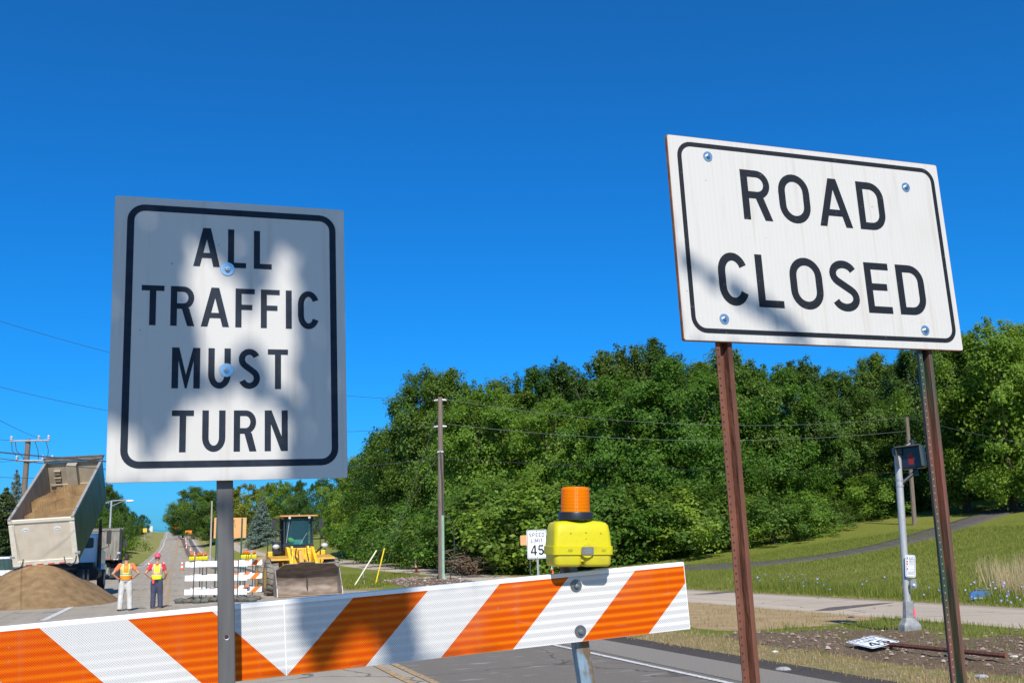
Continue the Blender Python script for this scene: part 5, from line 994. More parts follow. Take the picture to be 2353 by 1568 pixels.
def dump_truck(loc, rz, tilt, label, logos=True, L=5.7, cab_y=8.3, cabm=None):
    t_ = thing('dump_truck', label, 'dump truck', loc, rz, 'dump trucks'); cabm = cabm or whp
    # chassis
    build('chassis', MB().box((-.4, 6.3, .95), (.14, 9.2, .3)).box((.4, 6.3, .95), (.14, 9.2, .3)).box((0, 2.4, .95), (.9, .15, .25)).box((0, 5, .95), (.9, .15, .25)).box((0, 7.2, 1.05), (2.0, .8, .5)), chas, t_)
    for y in (1.9, 3.25):
        for s_ in (-1, 1):
            for q in (.82, 1.12): wheel(t_, (s_ * q, y, .52), .52, .27, mat('rim_steel', (.3, .33, .38), .5, .6, scale=5))
    for s_ in (-1, 1): wheel(t_, (s_ * 1.03, cab_y + 1.5, .52), .52, .3, mat('rim_steel', ()))
    build('fuel_tank', MB().tube((1.0, 6.3, .8), (1.0, 7.7, .8), .3, n=16), chas, t_, True); build('tool_box', MB().box((-1.0, 7, .8), (.5, 1.3, .6)), chas, t_, bevel=.02)
    for s_ in (-1, 1): build('mud_flap', MB().box((s_ * .97, 1.3, .45), (.55, .02, .6)), chas, t_)
    build('lift_cylinder', MB().tube((0, 4.6, 1.0), (0, 5.5, 1.2 + 5 * math.sin(tilt) * .8 + .3), .11, .08, 14), chas, t_, True)
    # cab
    y0 = cab_y
    cb = build('cab', MB().prism([(y0, .95), (y0, 2.5), (y0 + .12, 2.62), (y0 + 1.3, 2.62), (y0 + 1.6, 1.95), (y0 + 3.1, 1.8), (y0 + 3.2, .95)], -1.0, 1.0, axis='x'), cabm, t_, bevel=.05)
    build('rear_window', MB().prism(rrect(.12, .80, 1.95, 2.42, .08), y0 - .012, y0 - .004), gls, cb, bevel=.003); build('rear_window', MB().prism(rrect(-.80, -.12, 1.95, 2.42, .08), y0 - .012, y0 - .004), gls, cb, bevel=.003)
    for s_ in (-1, 1):
        build('side_window', MB().prism([(y0 + .35, 1.95), (y0 + .35, 2.42), (y0 + 1.2, 2.42), (y0 + 1.4, 1.95)], s_ * 1.004, s_ * 1.012, axis='x'), gls, cb)
        build('mirror', MB().box((s_ * 1.32, y0 + 1.25, 2.45), (.2, .1, .62)).path([(s_ * 1.0, y0 + 1.3, 2.75), (s_ * 1.32, y0 + 1.25, 2.8), (s_ * 1.32, y0 + 1.25, 2.0), (s_ * 1.0, y0 + 1.3, 1.9)], .02, 5), chas, cb)
        build('exhaust_stack', MB().path([(s_ * 1.08, y0 - .12, .9), (s_ * 1.08, y0 - .12, 3.05), (s_ * 1.08, y0 - .22, 3.2)], [.1, .075, .07], 10), mat('exhaust', (.06, .055, .05), .5, .6, scale=3, var=.5), t_, True)
        build('fender', MB().prism([(y0 + .9, .95), (y0 + 1.0, 1.15), (y0 + 1.5, 1.22), (y0 + 2.0, 1.15), (y0 + 2.2, .95)], s_ * .85, s_ * 1.2, axis='x'), cabm, t_, bevel=.02)
    # bed, tipped about its rear hinge
    TB_ = Matrix.Translation((0, .9, 1.28)) @ Matrix.Rotation(rad(-4.5 if tilt > .1 else 0), 4, 'Z') @ Matrix.Rotation(tilt, 4, 'X') @ Matrix.Rotation(rad(-2.5 if tilt > .1 else 0), 4, 'Y'); H_ = 1.95; W_ = 1.18
    bd = build('bed', MB().prism([(-W_ + .04, .0), (W_ - .04, .0), (W_ - .04, .06), (-W_ + .04, .06)], .02, L), alubed, t_, T=TB_)
    for s_ in (-1, 1):
        build('side_wall', MB().prism([(0.02, .0), (L, .0), (L, H_), (.02, H_)], s_ * (W_ - .05), s_ * W_, axis='x'), alout if s_ > 0 else alubed, bd)
        build('top_rail', MB().box((s_ * (W_ - .02), L / 2, H_ + .02), (.11, L, .09)), mat('rail_alu', (.45, .42, .36), .5, .5, scale=4), bd, bevel=.01)
    mb = MB().prism([(-W_ + .05, .06), (W_ - .05, .06), (W_ - .05, H_), (-W_ + .05, H_)], L - .05, L); mb.box((-.05, L - .25, 1.1), (.42, .4, 1.7)); mb.box((0, L - .09, .9), (2.1, .06, .09))
    for k in range(3): mb.box((-.72, L - .13, .95 + k * .32), (.28, .14, .05)).box((-.72, L - .12, .86 + k * .32), (.2, .1, .16))
    build('headboard', mb, alubed, bd, bevel=.01)
    build('cab_guard', MB().box((0, L + .1, H_ + .12), (2.45, .35, .06)).box((0, L - .05, H_ + .2), (2.5, .06, .1)).tube((-1.2, L - .1, H_ + .12), (1.2, L - .1, H_ + .12), .07, n=8), mat('tarp_roll', (.10, .09, .075), .7, scale=5, var=.5), bd)
    build('side_seam', MB().box((W_ + .004, 3.4, H_ / 2), (.012, .03, H_ - .1)).box((W_ + .004, 4.7, H_ / 2), (.012, .03, H_ - .1)), alout, bd); build('side_lamp', MB().tube((W_, .35, 1.35), (W_ + .03, .35, 1.35), .06, n=12), mat('tape_red', (.55, .05, .05), .5), bd)
    tg = build('tailgate', MB().box((0, 0, H_ / 2 + .02), (2 * W_ + .04, .05, H_ - .04)), tgm, bd, T=Matrix.Translation((0, -.03, 0)) @ Matrix.Rotation(rad(-3) if tilt > .1 else 0, 4, 'X'), bevel=.006)
    fr = MB()
    for (x, z, a, c) in ((0, H_ - .07, 2.44, .13), (0, .12, 2.44, .2), (-1.11, H_ / 2, .2, 1.55), (1.11, H_ / 2, .2, 1.55)): fr.box((x, -.045, z), (a, .04, c - .002))
    build('frame', fr, mat('tailgate_frame', (.66, .61, .50), .55, scale=6, var=.08), tg, bevel=.008)
    rt = MB()
    for k in range(4): rt.box((-.62 + k * .41, -.069, .06), (.24, .006, .045))
    build('reflective_tape', rt, mat('tape_red', (.55, .05, .05), .5), tg)
    if logos:
        lg = MB(); ly = MB()
        for x in (-.62, .55):
            lg.prism([(x + .125 * math.cos(a_), 1.52 + .068 * math.sin(a_)) for a_ in np.linspace(0, 2 * PI, 17)[:-1]], -.032, -.027); [ly.prism([(x - .085 + .03 * q_, 1.50 + .006 * (q_ % 2)), (x - .066 + .03 * q_, 1.50), (x - .062 + .03 * q_, 1.54), (x - .082 + .03 * q_, 1.54 - .008 * (q_ % 3))], -.0345, -.033) for q_ in range(6)]
        build('badge', lg, mat('badge_white', (.75, .78, .8), .5), tg); build('badge_print', ly, mat('badge_blue', (.05, .12, .2), .5), tg, fix=False)
    for s_ in (-1, 1):
        build('chain', MB().path([(s_ * .98 - .28, -.08, .32), (s_ * .98 - .25, -.1, .05), (s_ * .98 - .05, -.12, -.08), (s_ * .98 + .12, -.1, .1), (s_ * .98 + .18, -.08, .33)], .018, 5), mat('chain', (.08, .06, .07), .6, .5), tg); build('latch', MB().box((s_ * 1.2, -.02, .42), (.2, .1, .1)).box((s_ * 1.05, -.06, .02), (.3, .08, .07)), galv, tg, bevel=.01)
    return t_, TB_, (L, W_, H_)
index_kids()
rt_ = at(*((327 * .35088) / 1.1054, (1050 + 760 * .35088) / 1.1054), 40.0)
tilt = rad(28); rzt = rad(15.5); dR = Vector((-math.sin(rzt), math.cos(rzt), 0))
offs = .9 - 1.95 * math.sin(tilt); zt0 = rt_.z - (1.28 + 1.95 * math.cos(tilt)); o0 = rt_ - dR * offs
tr1, TBed, (BL, BW, BH) = dump_truck(Vector((o0.x, o0.y, zt0 + .0)), rzt, tilt, 'dump truck with white cab tipping its beige bed full of sand')
# sand: the load in the bed and the pile on the road
def noise_grid(n, m, f, seed):
    rg_ = np.random.default_rng(seed); X, Y = np.meshgrid(np.linspace(0, 1, n), np.linspace(0, 1, m), indexing='ij'); v = np.zeros((n, m))
    for k in range(26):
        a = rg_.uniform(0, 6.28); ff = f * 2 ** rg_.uniform(0, 3.2); v += np.sin((X * math.cos(a) + Y * math.sin(a)) * ff + rg_.uniform(0, 6.28) + 2 * np.sin(Y * ff * .4 + k)) / ff * f
    return v / 5
scarp = lambda d: np.where(d > 0, np.minimum(.42, .42 * np.exp(-d / .8)) + .06 * np.exp(-(d / .08) ** 2), 0)
n_, m_n = 110, 260; X, Y = np.meshgrid(np.linspace(-BW + .06, BW - .06, n_), np.linspace(.02, BL - .45, m_n), indexing='ij')
base_ = 1.25 - .0 * Y + scarp(Y - 1.9 - .35 * np.sin(X * 1.6 + .5) - .12 * np.sin(X * 5)) + scarp(Y - 3.0 - .4 * np.sin(X * 1.9 + 1.2) - .1 * np.sin(X * 6 + 1)) - .8 * sm(Y, 3.5, 5.1) + .12 * X - .10 * (X < -.3) * (-.3 - X) * 3 + .06 * noise_grid(n_, m_n, 6, 3)
base_ = base_ + .25 * (1 - (Y / 1.5).clip(0, 1)) * 0
ld = grid('sand_load', np.stack([X, Y, base_], -1), sandm); ld.matrix_world = Matrix.Translation((o0.x, o0.y, zt0)) @ Matrix.Rotation(rzt, 4, 'Z') @ TBed
tag(ld, 'stepped brown sand lying inside the raised dump bed', 'sand')
pcx, pcy = -19.05, 41.4
n_ = 150; U, V_ = np.meshgrid(np.linspace(-2.2, 1.25, n_), np.linspace(-1.25, 1.25, n_), indexing='ij'); ng = noise_grid(n_, n_, 7, 11)
R__ = np.sqrt(U ** 2 + V_ ** 2) * (1 + .07 * np.sin(3 * np.arctan2(V_, U) + 1) + .04 * ng); PX = pcx + U * 3.1; PY = pcy + V_ * 3.6
R2_ = np.sqrt(((U + .95) / 1.0) ** 2 + (V_ - .02) ** 2) * (1 + .06 * np.sin(4 * np.arctan2(V_, U + .95)))
prof = np.maximum(2.15 * (1 - np.sqrt(R__ ** 2 + .05)), 1.9 * (1 - np.sqrt(R2_ ** 2 + .06))) + .12 * np.exp(-((U + .45) / .35) ** 2 - (V_ / .3) ** 2) 
prof = prof + (.11 * ng + .03 * noise_grid(n_, n_, 40, 5)) * np.clip(prof, 0, 1); gz = np.array([[ground(PX[i, j], PY[i, j]) for j in range(n_)] for i in range(n_)])
PZ = np.maximum(prof, -.04) + gz
tag(grid('sand_pile', np.stack([PX, PY, PZ], -1), sandm), 'large pile of brown sand on the road below the tailgate', 'sand pile')
q = at((866 * .35088) / 1.1054, (1050 + 860 * .35088) / 1.1054, 66); rz2 = rad(19); r2 = Vector((math.cos(rz2), math.sin(rz2), 0)); q2 = Vector((q.x, q.y, 0)) - r2 * 1.24
tr2, _, _ = dump_truck(Vector((q2.x, q2.y, ground(q2.x, q2.y))), rz2, 0, 'second dump truck parked beyond, its grey bed level, right of the white cab', False)
for o in C.objects:
    if o.parent and (o.parent.parent == tr2 or (o.parent.parent and o.parent.parent.parent == tr2)) and o.data.materials[0].name in ('tailgate_beige', 'tailgate_frame', 'bed_inside', 'bed_outside', 'rail_alu'): o.data.materials[0] = mat('bed_grey', (.20, .18, .145), .6, .3, scale=3, var=.3, stretch=(3, 1, .4))
# small vehicle at the left edge
pk = thing('parked_pickup', 'white and dark pickup mostly cut off by the left edge', 'pickup', gp(-22, 1300, 52), rad(-62), None)
build('body', MB().prism([(-2.6, .45), (-2.6, 1.0), (-.5, 1.05), (-.3, 1.75), (1.0, 1.75), (1.5, 1.1), (2.6, 1.0), (2.65, .45)], -.95, .95, axis='x'), whp, pk, bevel=.06)
for s_ in (-1, 1): build('window', MB().prism([(-.2, 1.1), (-.1, 1.65), (.9, 1.65), (1.3, 1.1)], s_ * .952, s_ * .96, axis='x'), gls, pk)
for y in (-1.7, 1.8):
    for s_ in (-1, 1): wheel(pk, (s_ * .85, y, .38), .38, .25, mat('rim_steel', ()))
# wheel loader
ly_ = mat('loader_yellow', (.78, .44, .02), .45, scale=4, var=.08); lyd = mat('loader_yellow_dusty', (.50, .27, .03), .6, scale=4, var=.15); bkt = mat('bucket_steel', (.12, .085, .062), .62, .15, scale=3, col2=(.27, .21, .165), detail=8, bump=.3, stretch=(.7, 1, 2))
bl_ = px3(713, 1368, 41.6, 0); ld_ = thing('wheel_loader', 'yellow wheel loader facing the camera with its worn bucket on the ground', 'wheel loader', bl_, rad(21))
HW = 1.29
bp_ = [(0, .0), (.75, .0), (.98, .10), (1.10, .30), (1.10, .55), (.98, .82), (.70, 1.06), (.52, 1.15)]; inn = [(a - .035 if a > .5 else a, c + .04 if c < .6 else c - .045) for a, c in bp_]
poly = bp_[:-1] + [(.67, 1.03), (.94, .80), (1.055, .55), (1.055, .32), (.95, .14), (.74, .045), (0, .035)]
bk = build('bucket', MB().prism(poly, -HW, HW, axis='x'), bkt, ld_, True)
build('side_plate', MB().prism([(-.05, .0), (.75, .0), (.98, .1), (1.1, .3), (1.1, .55), (.98, .82), (.7, 1.06), (.12, .35)], -HW - .02, -HW + .012, axis='x'), mat('plate_worn', (.32, .29, .26), .45, .5, scale=8, var=.3), bk)
build('side_plate', MB().prism([(-.05, .0), (.75, .0), (.98, .1), (1.1, .3), (1.1, .55), (.98, .82), (.7, 1.06), (.12, .35)], HW - .012, HW + .02, axis='x'), mat('plate_worn', ()), bk)
build('spill_guard', MB().prism([(-HW, 0), (HW, 0), (HW - .30, .36), (.28, .38), (.18, .47), (-.36, .47), (-.46, .38), (-HW + .34, .38)], -.015, .015), bkt, bk, T=Matrix.Translation((0, .69, 1.045)) @ Matrix.Rotation(rad(52), 4, 'X'))
build('cutting_edge', MB().prism([(-HW, .036), (HW, .036), (HW, .05), (-HW, .05)], -.06, .22), mat('edge_dirt', (.42, .28, .15), .9, scale=8, var=.2), bk)
build('weld_seam', MB().box((0.02, .93, .55), (.02, .22, .5)), mat('seam_dark', (.06, .05, .045), .7), bk)
for s_ in (-1, 1):
    for y, nm_ in ((2.35, 'front'), (5.3, 'rear')): wheel(ld_, (s_ * 1.24, y, .73), .73, .52, ly_, rubd, 20)
    build('fender', MB().prism([(1.75, 1.42), (1.8, 1.5), (2.9, 1.62), (3.0, 1.5), (2.85, 1.5), (1.9, 1.42)], s_ * .55, s_ * 1.32, axis='x'), lyd, ld_, bevel=.01)
    build('lift_arm', MB().prism([(1.12, .62), (1.16, .45), (2.1, 1.0), (3.0, 1.75), (2.9, 1.98), (2.6, 1.95), (1.6, 1.35)], s_ * .52 - .06, s_ * .52 + .06, axis='x'), ly_, ld_, bevel=.01)
    build('tower_plate', MB().prism([(2.2, .8), (3.1, .8), (3.05, 2.0), (2.65, 2.0)], s_ * .34 - .04, s_ * .34 + .04, axis='x'), ly_, ld_, bevel=.01)
    hl = build('headlight', MB().ellip((s_ * 1.02, 2.55, 2.0), (.15, .09, .10)), mat('headlight_lens', (.62, .62, .62), .15, .3), ld_, True)
    build('light_bracket', MB().path([(s_ * .62, 2.9, 1.65), (s_ * .8, 2.75, 1.8), (s_ * .98, 2.6, 1.98)], .04, 6).tube((s_ * 1.02, 2.62, 2.0), (s_ * 1.02, 2.72, 1.98), .1, .05, 10), chas, ld_)
    build('mirror', MB().box((s_ * 1.0, 3.3, 2.95), (.2, .06, .40)).path([(s_ * .66, 3.3, 3.1), (s_ * 1.0, 3.3, 3.12)], .02, 5).path([(s_ * .66, 3.3, 2.7), (s_ * 1.0, 3.3, 2.72)], .02, 5), chas, ld_)
    build('handrail', MB().path([(s_ * .95, 3.2, 1.5), (s_ * .95, 3.15, 2.6), (s_ * .75, 3.15, 2.7)], .02, 6).path([(s_ * 1.22, 3.6, 1.2), (s_ * 1.24, 3.6, 2.35)], .022, 6), chas, ld_)
    build('side_tank', MB().box((s_ * 1.02, 3.85, 1.45), (.42, .75, .72)), ly_, ld_, bevel=.03); build('step', MB().box((s_ * 1.12, 3.8, .75), (.35, .6, .06)).box((s_ * 1.26, 3.55, .95), (.05, .05, .8)), chas, ld_)
build('cross_tube', MB().tube((-.5, 2.0, 1.05), (.5, 2.0, 1.05), .12, n=12), ly_, ld_, True)
build('front_plate', MB().box((0, 2.62, 1.42), (.92, .12, 1.0)).box((-.2, 2.5, 1.55), (.1, .2, .7)).box((.2, 2.5, 1.55), (.1, .2, .7)), ly_, ld_, bevel=.015)
build('front_frame', MB().box((0, 2.75, 1.1), (.64, 1.0, 1.0)).box((0, 2.55, 1.45), (.8, .1, .5)), ly_, ld_, bevel=.02)
build('bell_crank', MB().prism([(1.5, .9), (1.75, .75), (2.3, 1.5), (2.25, 1.85), (2.0, 1.8)], -.16, .02, axis='x'), lyd, ld_, bevel=.01); build('tilt_cylinder', MB().tube((.12, 1.4, 1.0), (.12, 3.0, 1.75), .09, .075, 12), chr_, ld_, True)
build('hose', MB().path([(-.2, 2.4, 1.9), (-.28, 2.2, 1.6), (-.1, 2.0, 1.3)], .025, 6).path([(.25, 2.45, 1.9), (.22, 2.2, 1.75), (.28, 2.1, 1.4)], .02, 6).path([(-.42, 2.4, 1.9), (-.43, 2.2, 1.5), (-.4, 2.1, 1.2)], .022, 6), chas, ld_, True)
build('rear_body', MB().prism([(3.9, .9), (3.9, 2.1), (5.9, 2.0), (6.3, 1.6), (6.4, .8)], -.72, .72, axis='x'), ly_, ld_, bevel=.05); build('rear_frame', MB().box((0, 4.6, .85), (1.2, 3.2, .5)), chas, ld_)
cbm = mat('cab_black', (.018, .02, .022), .45, scale=6, var=.3); cab = build('cab', MB().box((0, 3.75, 1.95), (1.30, 1.35, .28)).box((0, 4.38, 2.6), (1.26, .06, 1.15)).box((-.60, 3.12, 2.62), (.07, .07, 1.2)).box((.60, 3.12, 2.62), (.07, .07, 1.2)).box((-.66, 3.9, 2.62), (.05, .1, 1.2)).box((.66, 3.9, 2.62), (.05, .1, 1.2)).box((0, 3.12, 3.19), (1.26, .07, .1)), cbm, ld_, bevel=.012)
m, t, b = newmat('windshield'); tp_ = t.nodes.new('ShaderNodeBsdfTransparent'); tp_.inputs[0].default_value = (.42, .68, .70, 1); mx = t.nodes.new('ShaderNodeMixShader'); mx.inputs[0].default_value = .3; t.links.new(tp_.outputs[0], mx.inputs[1]); t.links.new(b.outputs[0], mx.inputs[2]); t.links.new(mx.outputs[0], t.nodes['Material Output'].inputs[0])
b.inputs['Base Color'].default_value = (.05, .15, .17, 1); b.inputs['Roughness'].default_value = .04; b.inputs['Specular IOR Level'].default_value = .8
build('windshield', MB().add([(-.56, 3.09, 2.08), (-.28, 3.03, 2.06), (.28, 3.03, 2.06), (.56, 3.09, 2.08), (.50, 3.1, 3.16), (.25, 3.05, 3.16), (-.25, 3.05, 3.16), (-.50, 3.1, 3.16)], [(0, 1, 6, 7), (1, 2, 5, 6), (2, 3, 4, 5)]), m, cab, fix=False)
build('wiper', MB().path([(.05, 3.01, 2.06), (.35, 3.0, 2.55)], .01, 4).path([(-.53, 3.0, 2.15), (-.40, 3.0, 3.1)], .012, 4), mat('wiper_grey', (.35, .35, .35), .5), cab)
build('steering_console', MB().box((.02, 3.35, 2.15), (.42, .12, .26)), mat('paper_green', (.30, .55, .42), .6), cab, bevel=.02); build('seat', MB().box((0, 3.95, 2.2), (.5, .5, .2)).box((0, 4.2, 2.6), (.48, .14, .7)), mat('seat_blue', (.05, .08, .12), .8), cab, bevel=.05)
tag(build('folded_vest', MB().ellip((0, 0, 0), (.17, .08, .1), T=Matrix.Rotation(.5, 4, 'Y')), mat('vest_lime_plain', (.5, .8, .05), .7), None, True), 'crumpled lime vest lying behind the loader windshield', 'safety vest').matrix_world = ld_.matrix_basis @ Matrix.Translation((0, 0, 0)) if False else Matrix.Translation(bl_) @ Matrix.Rotation(rad(21), 4, 'Z') @ Matrix.Translation((-.28, 3.3, 2.26))
build('roof', MB().prism(rrect(-.82, .82, 2.85, 4.6, .12), 3.25, 3.31, axis='z'), mat('roof_orange', (.52, .24, .06), .5, scale=3), ld_, bevel=.015)
for x in (-.42, .42): build('work_light', MB().tube((x, 2.84, 3.2), (x, 2.92, 3.2), .055, n=12), mat('headlight_lens', ()), ld_)
build('roof_beacon', MB().tube((.05, 3.2, 3.31), (.05, 3.2, 3.37), .02, n=6), galv, ld_); build('air_filter', MB().box((-.88, 3.35, 1.95), (.34, .5, .6)), cbm, ld_, bevel=.04)
# ---------------------------------------------------------------- verge: grass, stones, flowers, small things
def zgrid(s, l):
    i = np.clip(np.searchsorted(S, s) - 1, 0, len(S) - 2); j = np.clip(np.searchsorted(Lv, l) - 1, 0, len(Lv) - 2); fs = (s - S[i]) / (S[i + 1] - S[i]); fl = (l - Lv[j]) / (Lv[j + 1] - Lv[j])
    g = lambda A: (A[i, j] * (1 - fs) + A[i + 1, j] * fs) * (1 - fl) + (A[i, j + 1] * (1 - fs) + A[i + 1, j + 1] * fs) * fl
    return g(ZZ), g(dirt), g(sand), g(dry)
def blades(name, n, s0, s1, l0, l1, h0, h1, wd, m, label, cat, wfun, lean=.5):
    s = RNG.uniform(s0, s1, n); l = RNG.uniform(l0, l1, n); z, di, sa_, dr = zgrid(s, l); keep = RNG.uniform(0, 1, n) < wfun(s, l, di, sa_, dr); s, l, z = s[keep], l[keep], z[keep]; k = len(s)
    x, y = RD.x * s + RR.x * l, RD.y * s + RR.y * l; h = RNG.uniform(h0, h1, k); a = RNG.uniform(0, 2 * PI, k); b_ = RNG.uniform(0, 2 * PI, k); w_ = wd * RNG.uniform(.6, 1.3, k); ln = RNG.uniform(0, lean, k) * h
    p = np.stack([x, y, z - .01], 1); d = np.stack([np.cos(a), np.sin(a), 0 * a], 1) * w_[:, None] / 2; tip = p + np.stack([np.cos(b_) * ln, np.sin(b_) * ln, h], 1)
    return tag(quads(name, np.stack([p - d, p + d, tip], 1), m, n=3), label, cat, kind='stuff')
g1 = leafmat('blade_green', (.12, .15, .02), (.23, .26, .04), .4, (.36, .33, .10)); g2 = leafmat('blade_dry', (.24, .175, .08), (.42, .33, .16), .3, (.20, .20, .06)); g3 = leafmat('blade_straw', (.26, .22, .10), (.46, .39, .20), .3, (.22, .24, .07))
clump = lambda s, l, f=2.5, sd=1: sm(fbm(s, l, f, sd), -.5, .6)
blades('lawn_grass', 230000, 4, 44, 16.95, 36, .04, .12, .022, g1, 'short green lawn grass beyond the path', 'grass', lambda s, l, d, a, r: np.where(l < 17.3, .5, 1) * (.5 + .5 * clump(s, l, 1.2, 4)))
blades('tall_grass', 26000, 6, 30, 17.5, 19.6, .12, .34, .018, g1, 'longer green grass along the far edge of the path', 'grass', lambda s, l, d, a, r: clump(s, l, 1.6, 6) * np.exp(-((l - 18.4) / .7) ** 2))
blades('verge_grass', 42000, 7, 27, 9.6, 13.35, .05, .14, .014, g1, 'patchy green grass on the dirt verge', 'grass', lambda s, l, d, a, r: np.clip(.9 - d * 1.4 - a * 1.4, 0, 1) * clump(s, l, 3, 7) + .03)
blades('dry_grass', 90000, 6, 28, 7.45, 13.3, .02, .085, .013, g2, 'dry yellow grass along the road shoulder', 'grass', lambda s, l, d, a, r: np.clip(r * 1.2 + .12 * (1 - a), 0, 1) * np.clip(1 - a * 1.2, 0, 1) * (.25 + .75 * clump(s, l, 4, 8)) * np.clip(1 - d * .8, .05, 1))
blades('straw_grass', 12000, 14, 25, 18.6, 22.8, .22, .75, .014, g3, 'tall straw coloured grass at the right edge of the lawn', 'grass', lambda s, l, d, a, r: np.clip(clump(s, l, 2.4, 9) + .2, 0, 1) * sm((RD.x * s + RR.x * l) / (RD.y * s + RR.y * l), .425, .47), .35)
blades('far_verge_grass', 20000, 40, 60, 7.6, 13, .08, .2, .04, g1, 'green grass around the dirt by the bare pole', 'grass', lambda s, l, d, a, r: np.clip(1 - d * 1.3, 0, 1) * (s > 46))
# stones
def stones(name, n, sf, lf, r0, r1, m, label, wmin=0):
    V = []; F = []; mb = MB(); k = 0; rr_ = random.Random(3)
    while k < n:
        s, l = sf(rr_), lf(rr_); z, di, sa_, dr = zgrid(np.array([s]), np.array([l]))
        if di[0] < wmin * rr_.random(): continue
        r = r0 * (r1 / r0) ** (rr_.random() ** 3); x, y = xy(s, l); vs = [(x + a * r * rr_.uniform(.7, 1.3), y + b_ * r * rr_.uniform(.7, 1.3), z[0] + (c * .8 + .3) * r) for a, b_, c in ((1, 0, 0), (0, 1, 0), (-1, 0, 0), (0, -1, 0), (.2, .1, 1), (0, 0, -1), (.6, .6, .5), (-.6, .5, .6))]
        mb.add(vs, [(0, 6, 4), (6, 1, 4), (1, 7, 4), (7, 2, 4), (2, 3, 4), (3, 0, 4), (0, 1, 6), (1, 2, 7), (0, 3, 5), (3, 2, 5), (2, 1, 5), (1, 0, 5)]); k += 1
    return tag(build(name, mb, m, fix=False), label, 'stones', kind='stuff')
stm = leafmat('stone_mixed', (.11, .08, .055), (.24, .19, .14), 0, (.42, .38, .32)); stm.node_tree.nodes['Principled BSDF'].inputs['Roughness'].default_value = .9
stones('rubble', 1900, lambda r: r.uniform(8, 17), lambda r: r.uniform(8.4, 13.2), .007, .04, stm, 'gravel and rubble scattered over the dark dirt', .9)
stones('gravel', 700, lambda r: r.uniform(42, 53), lambda r: r.uniform(9, 13.5), .03, .09, stm, 'gravel scattered around the bare pole', .8)
stones('pebbles', 700, lambda r: r.uniform(8, 24), lambda r: r.uniform(6.3, 8.3), .006, .02, stm, 'pebbles along the road shoulder', 0)
for i, (u, v, r, lb, cl_) in enumerate(((1955, 1418, .06, 'dark clod of soil at the edge of the sand patch', (.08, .055, .035)), (2215, 1470, .07, 'brown stone right of the signal pole foot', (.2, .15, .1)), (2330, 1512, .05, 'pale stone beneath the rusty bar', (.5, .47, .4)), (1800, 1540, .09, 'flat grey slab in the rubble left', (.3, .29, .28)), (2255, 1556, .07, 'flat grey stone in the rubble centre', (.32, .32, .33)), (1780, 1497, .045, 'scrap of white paper in the dry grass', (.75, .76, .78)))):
    p = hitground(u, v); s_, l_ = sl(p.x, p.y); z = float(zgrid(np.array([s_]), np.array([l_]))[0][0])
    mb = MB().ellip((0, 0, 0), (r, r * .8, r * .4), n=9, m=6); mb.v = [(a * (1 + .2 * math.sin(9 * b_ / r)), b_ * (1 + .15 * math.cos(7 * a / r)), c) for a, b_, c in mb.v]
    o = build('stone' if cl_[0] < .7 else 'paper_scrap', mb, mat('stone_%d' % i, cl_, .9, scale=30, var=.3, bump=.5)); o.location = (p.x, p.y, z + r * .15); tag(o, lb, 'stone' if cl_[0] < .7 else 'litter')
# chicory flowers
mbf = []; stems = []
for (u, v, n) in ((1735, 1352, 12), (1820, 1357, 14), (1850, 1362, 12), (1905, 1368, 6), (2012, 1362, 9), (2075, 1375, 5), (2165, 1372, 14), (2180, 1380, 10), (2290, 1385, 22), (2320, 1390, 12), (1700, 1350, 4), (1960, 1368, 4), (2345, 1395, 8)):
    p = hitground(u, v)
    for i in range(n):
        x, y = p.x + RNG.normal() * .28, p.y + RNG.normal() * .2; g_ = ground(x, y); z = g_ + RNG.uniform(.12, .5); r = RNG.uniform(.016, .03); a, b_ = unit(2); a = a * r; b_ = np.cross(a, b_); b_ = b_ / np.linalg.norm(b_) * r; c = np.array([x, y, z]); mbf.append([c - a, c - b_, c + a, c + b_]); stems.append([[x + .1, y, g_], [x + .106, y, g_], [x, y, z]])
tag(quads('chicory_flowers', np.array(mbf), mat('chicory_blue', (.30, .36, .80), .6)), 'small blue chicory flowers in the long grass beyond the path', 'flowers', kind='stuff')
tag(quads('chicory_stems', np.array(stems), g1, n=3), 'thin stems of the chicory flowers', 'flower stems', kind='stuff')
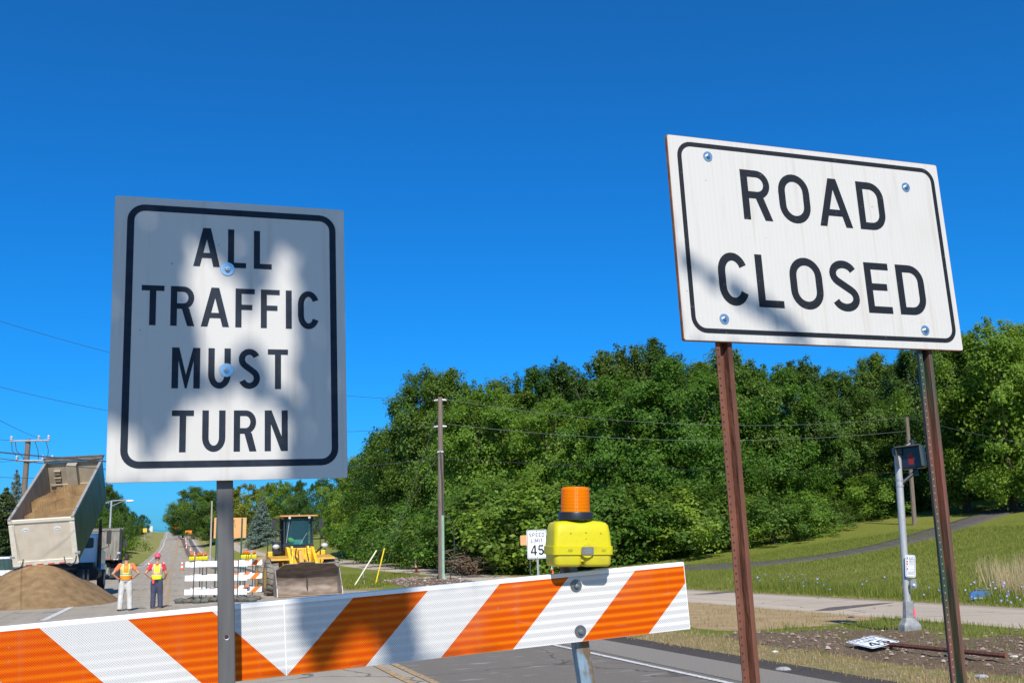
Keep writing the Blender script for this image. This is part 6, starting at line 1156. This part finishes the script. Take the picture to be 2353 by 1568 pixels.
# blue case in the grass
p = hitground(2252, 1377); bc_ = thing('plastic_case', 'small blue plastic case with a handle lying in the grass at right', 'plastic case', (p.x, p.y, ground(p.x, p.y)), rad(-12))
bls = mat('case_blue', (.05, .16, .42), .35, scale=9, var=.15)
build('body', MB().prism([(-.24, 0), (.24, 0), (.235, .12), (.17, .2), (-.15, .2), (-.23, .13)], -.1, .1), bls, bc_, bevel=.02); build('handle', MB().path([(-.11, -.02, .19), (-.09, -.02, .235), (.11, -.02, .235), (.13, -.02, .19)], .014, 6), mat('case_dark', (.02, .03, .06), .5), bc_)
mb = MB(); scrib(mb, .03, -.15, .12, .03); mb.v = [(a, -.1035, c) for a, b_, c in mb.v]; build('print', mb, whs, bc_, fix=False)
# brush pile
bw = mat('dead_wood', (.17, .115, .075), .9, scale=6, var=.35); mb = MB(); rr_ = random.Random(8)
for i in range(110):
    p = gp(rr_.uniform(1048, 1098), 1300, rr_.uniform(55.5, 57)); a = rr_.uniform(0, 6.28); L_ = rr_.uniform(.5, 1.6); e = rr_.uniform(-.2, 1.2); st_ = p + Vector((0, 0, rr_.uniform(0, 1.0) * (1 - abs(p.x + .1 - gp(1068, 1300, 56).x) * .3)))
    mb.path([st_, st_ + Vector((math.cos(a) * L_ * .5, math.sin(a) * L_ * .5, e * L_ * .4)), st_ + Vector((math.cos(a) * L_, math.sin(a) * L_, e * L_ * .3))], [.035, .025, .012], 4)
tag(build('brush_pile', mb, bw, fix=False), 'tangled pile of dead branches at the foot of the wood', 'brush pile', kind='stuff')
# thin darker streaks laid flat on the path
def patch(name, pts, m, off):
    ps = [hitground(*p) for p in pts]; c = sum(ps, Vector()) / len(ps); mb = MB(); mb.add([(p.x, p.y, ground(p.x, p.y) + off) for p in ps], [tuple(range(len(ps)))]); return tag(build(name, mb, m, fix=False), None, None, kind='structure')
stk = mat('streak_dark', (.13, .095, .075), .7, scale=8, var=.3)
patch('path_streak', [(1868, 1404), (1905, 1396), (1960, 1391), (2020, 1386), (2055, 1385), (2010, 1391), (1960, 1397), (1915, 1403)], stk, .019)
patch('path_streak', [(1590, 1366), (1640, 1361), (1695, 1357), (1688, 1360), (1640, 1365)], stk, .019)
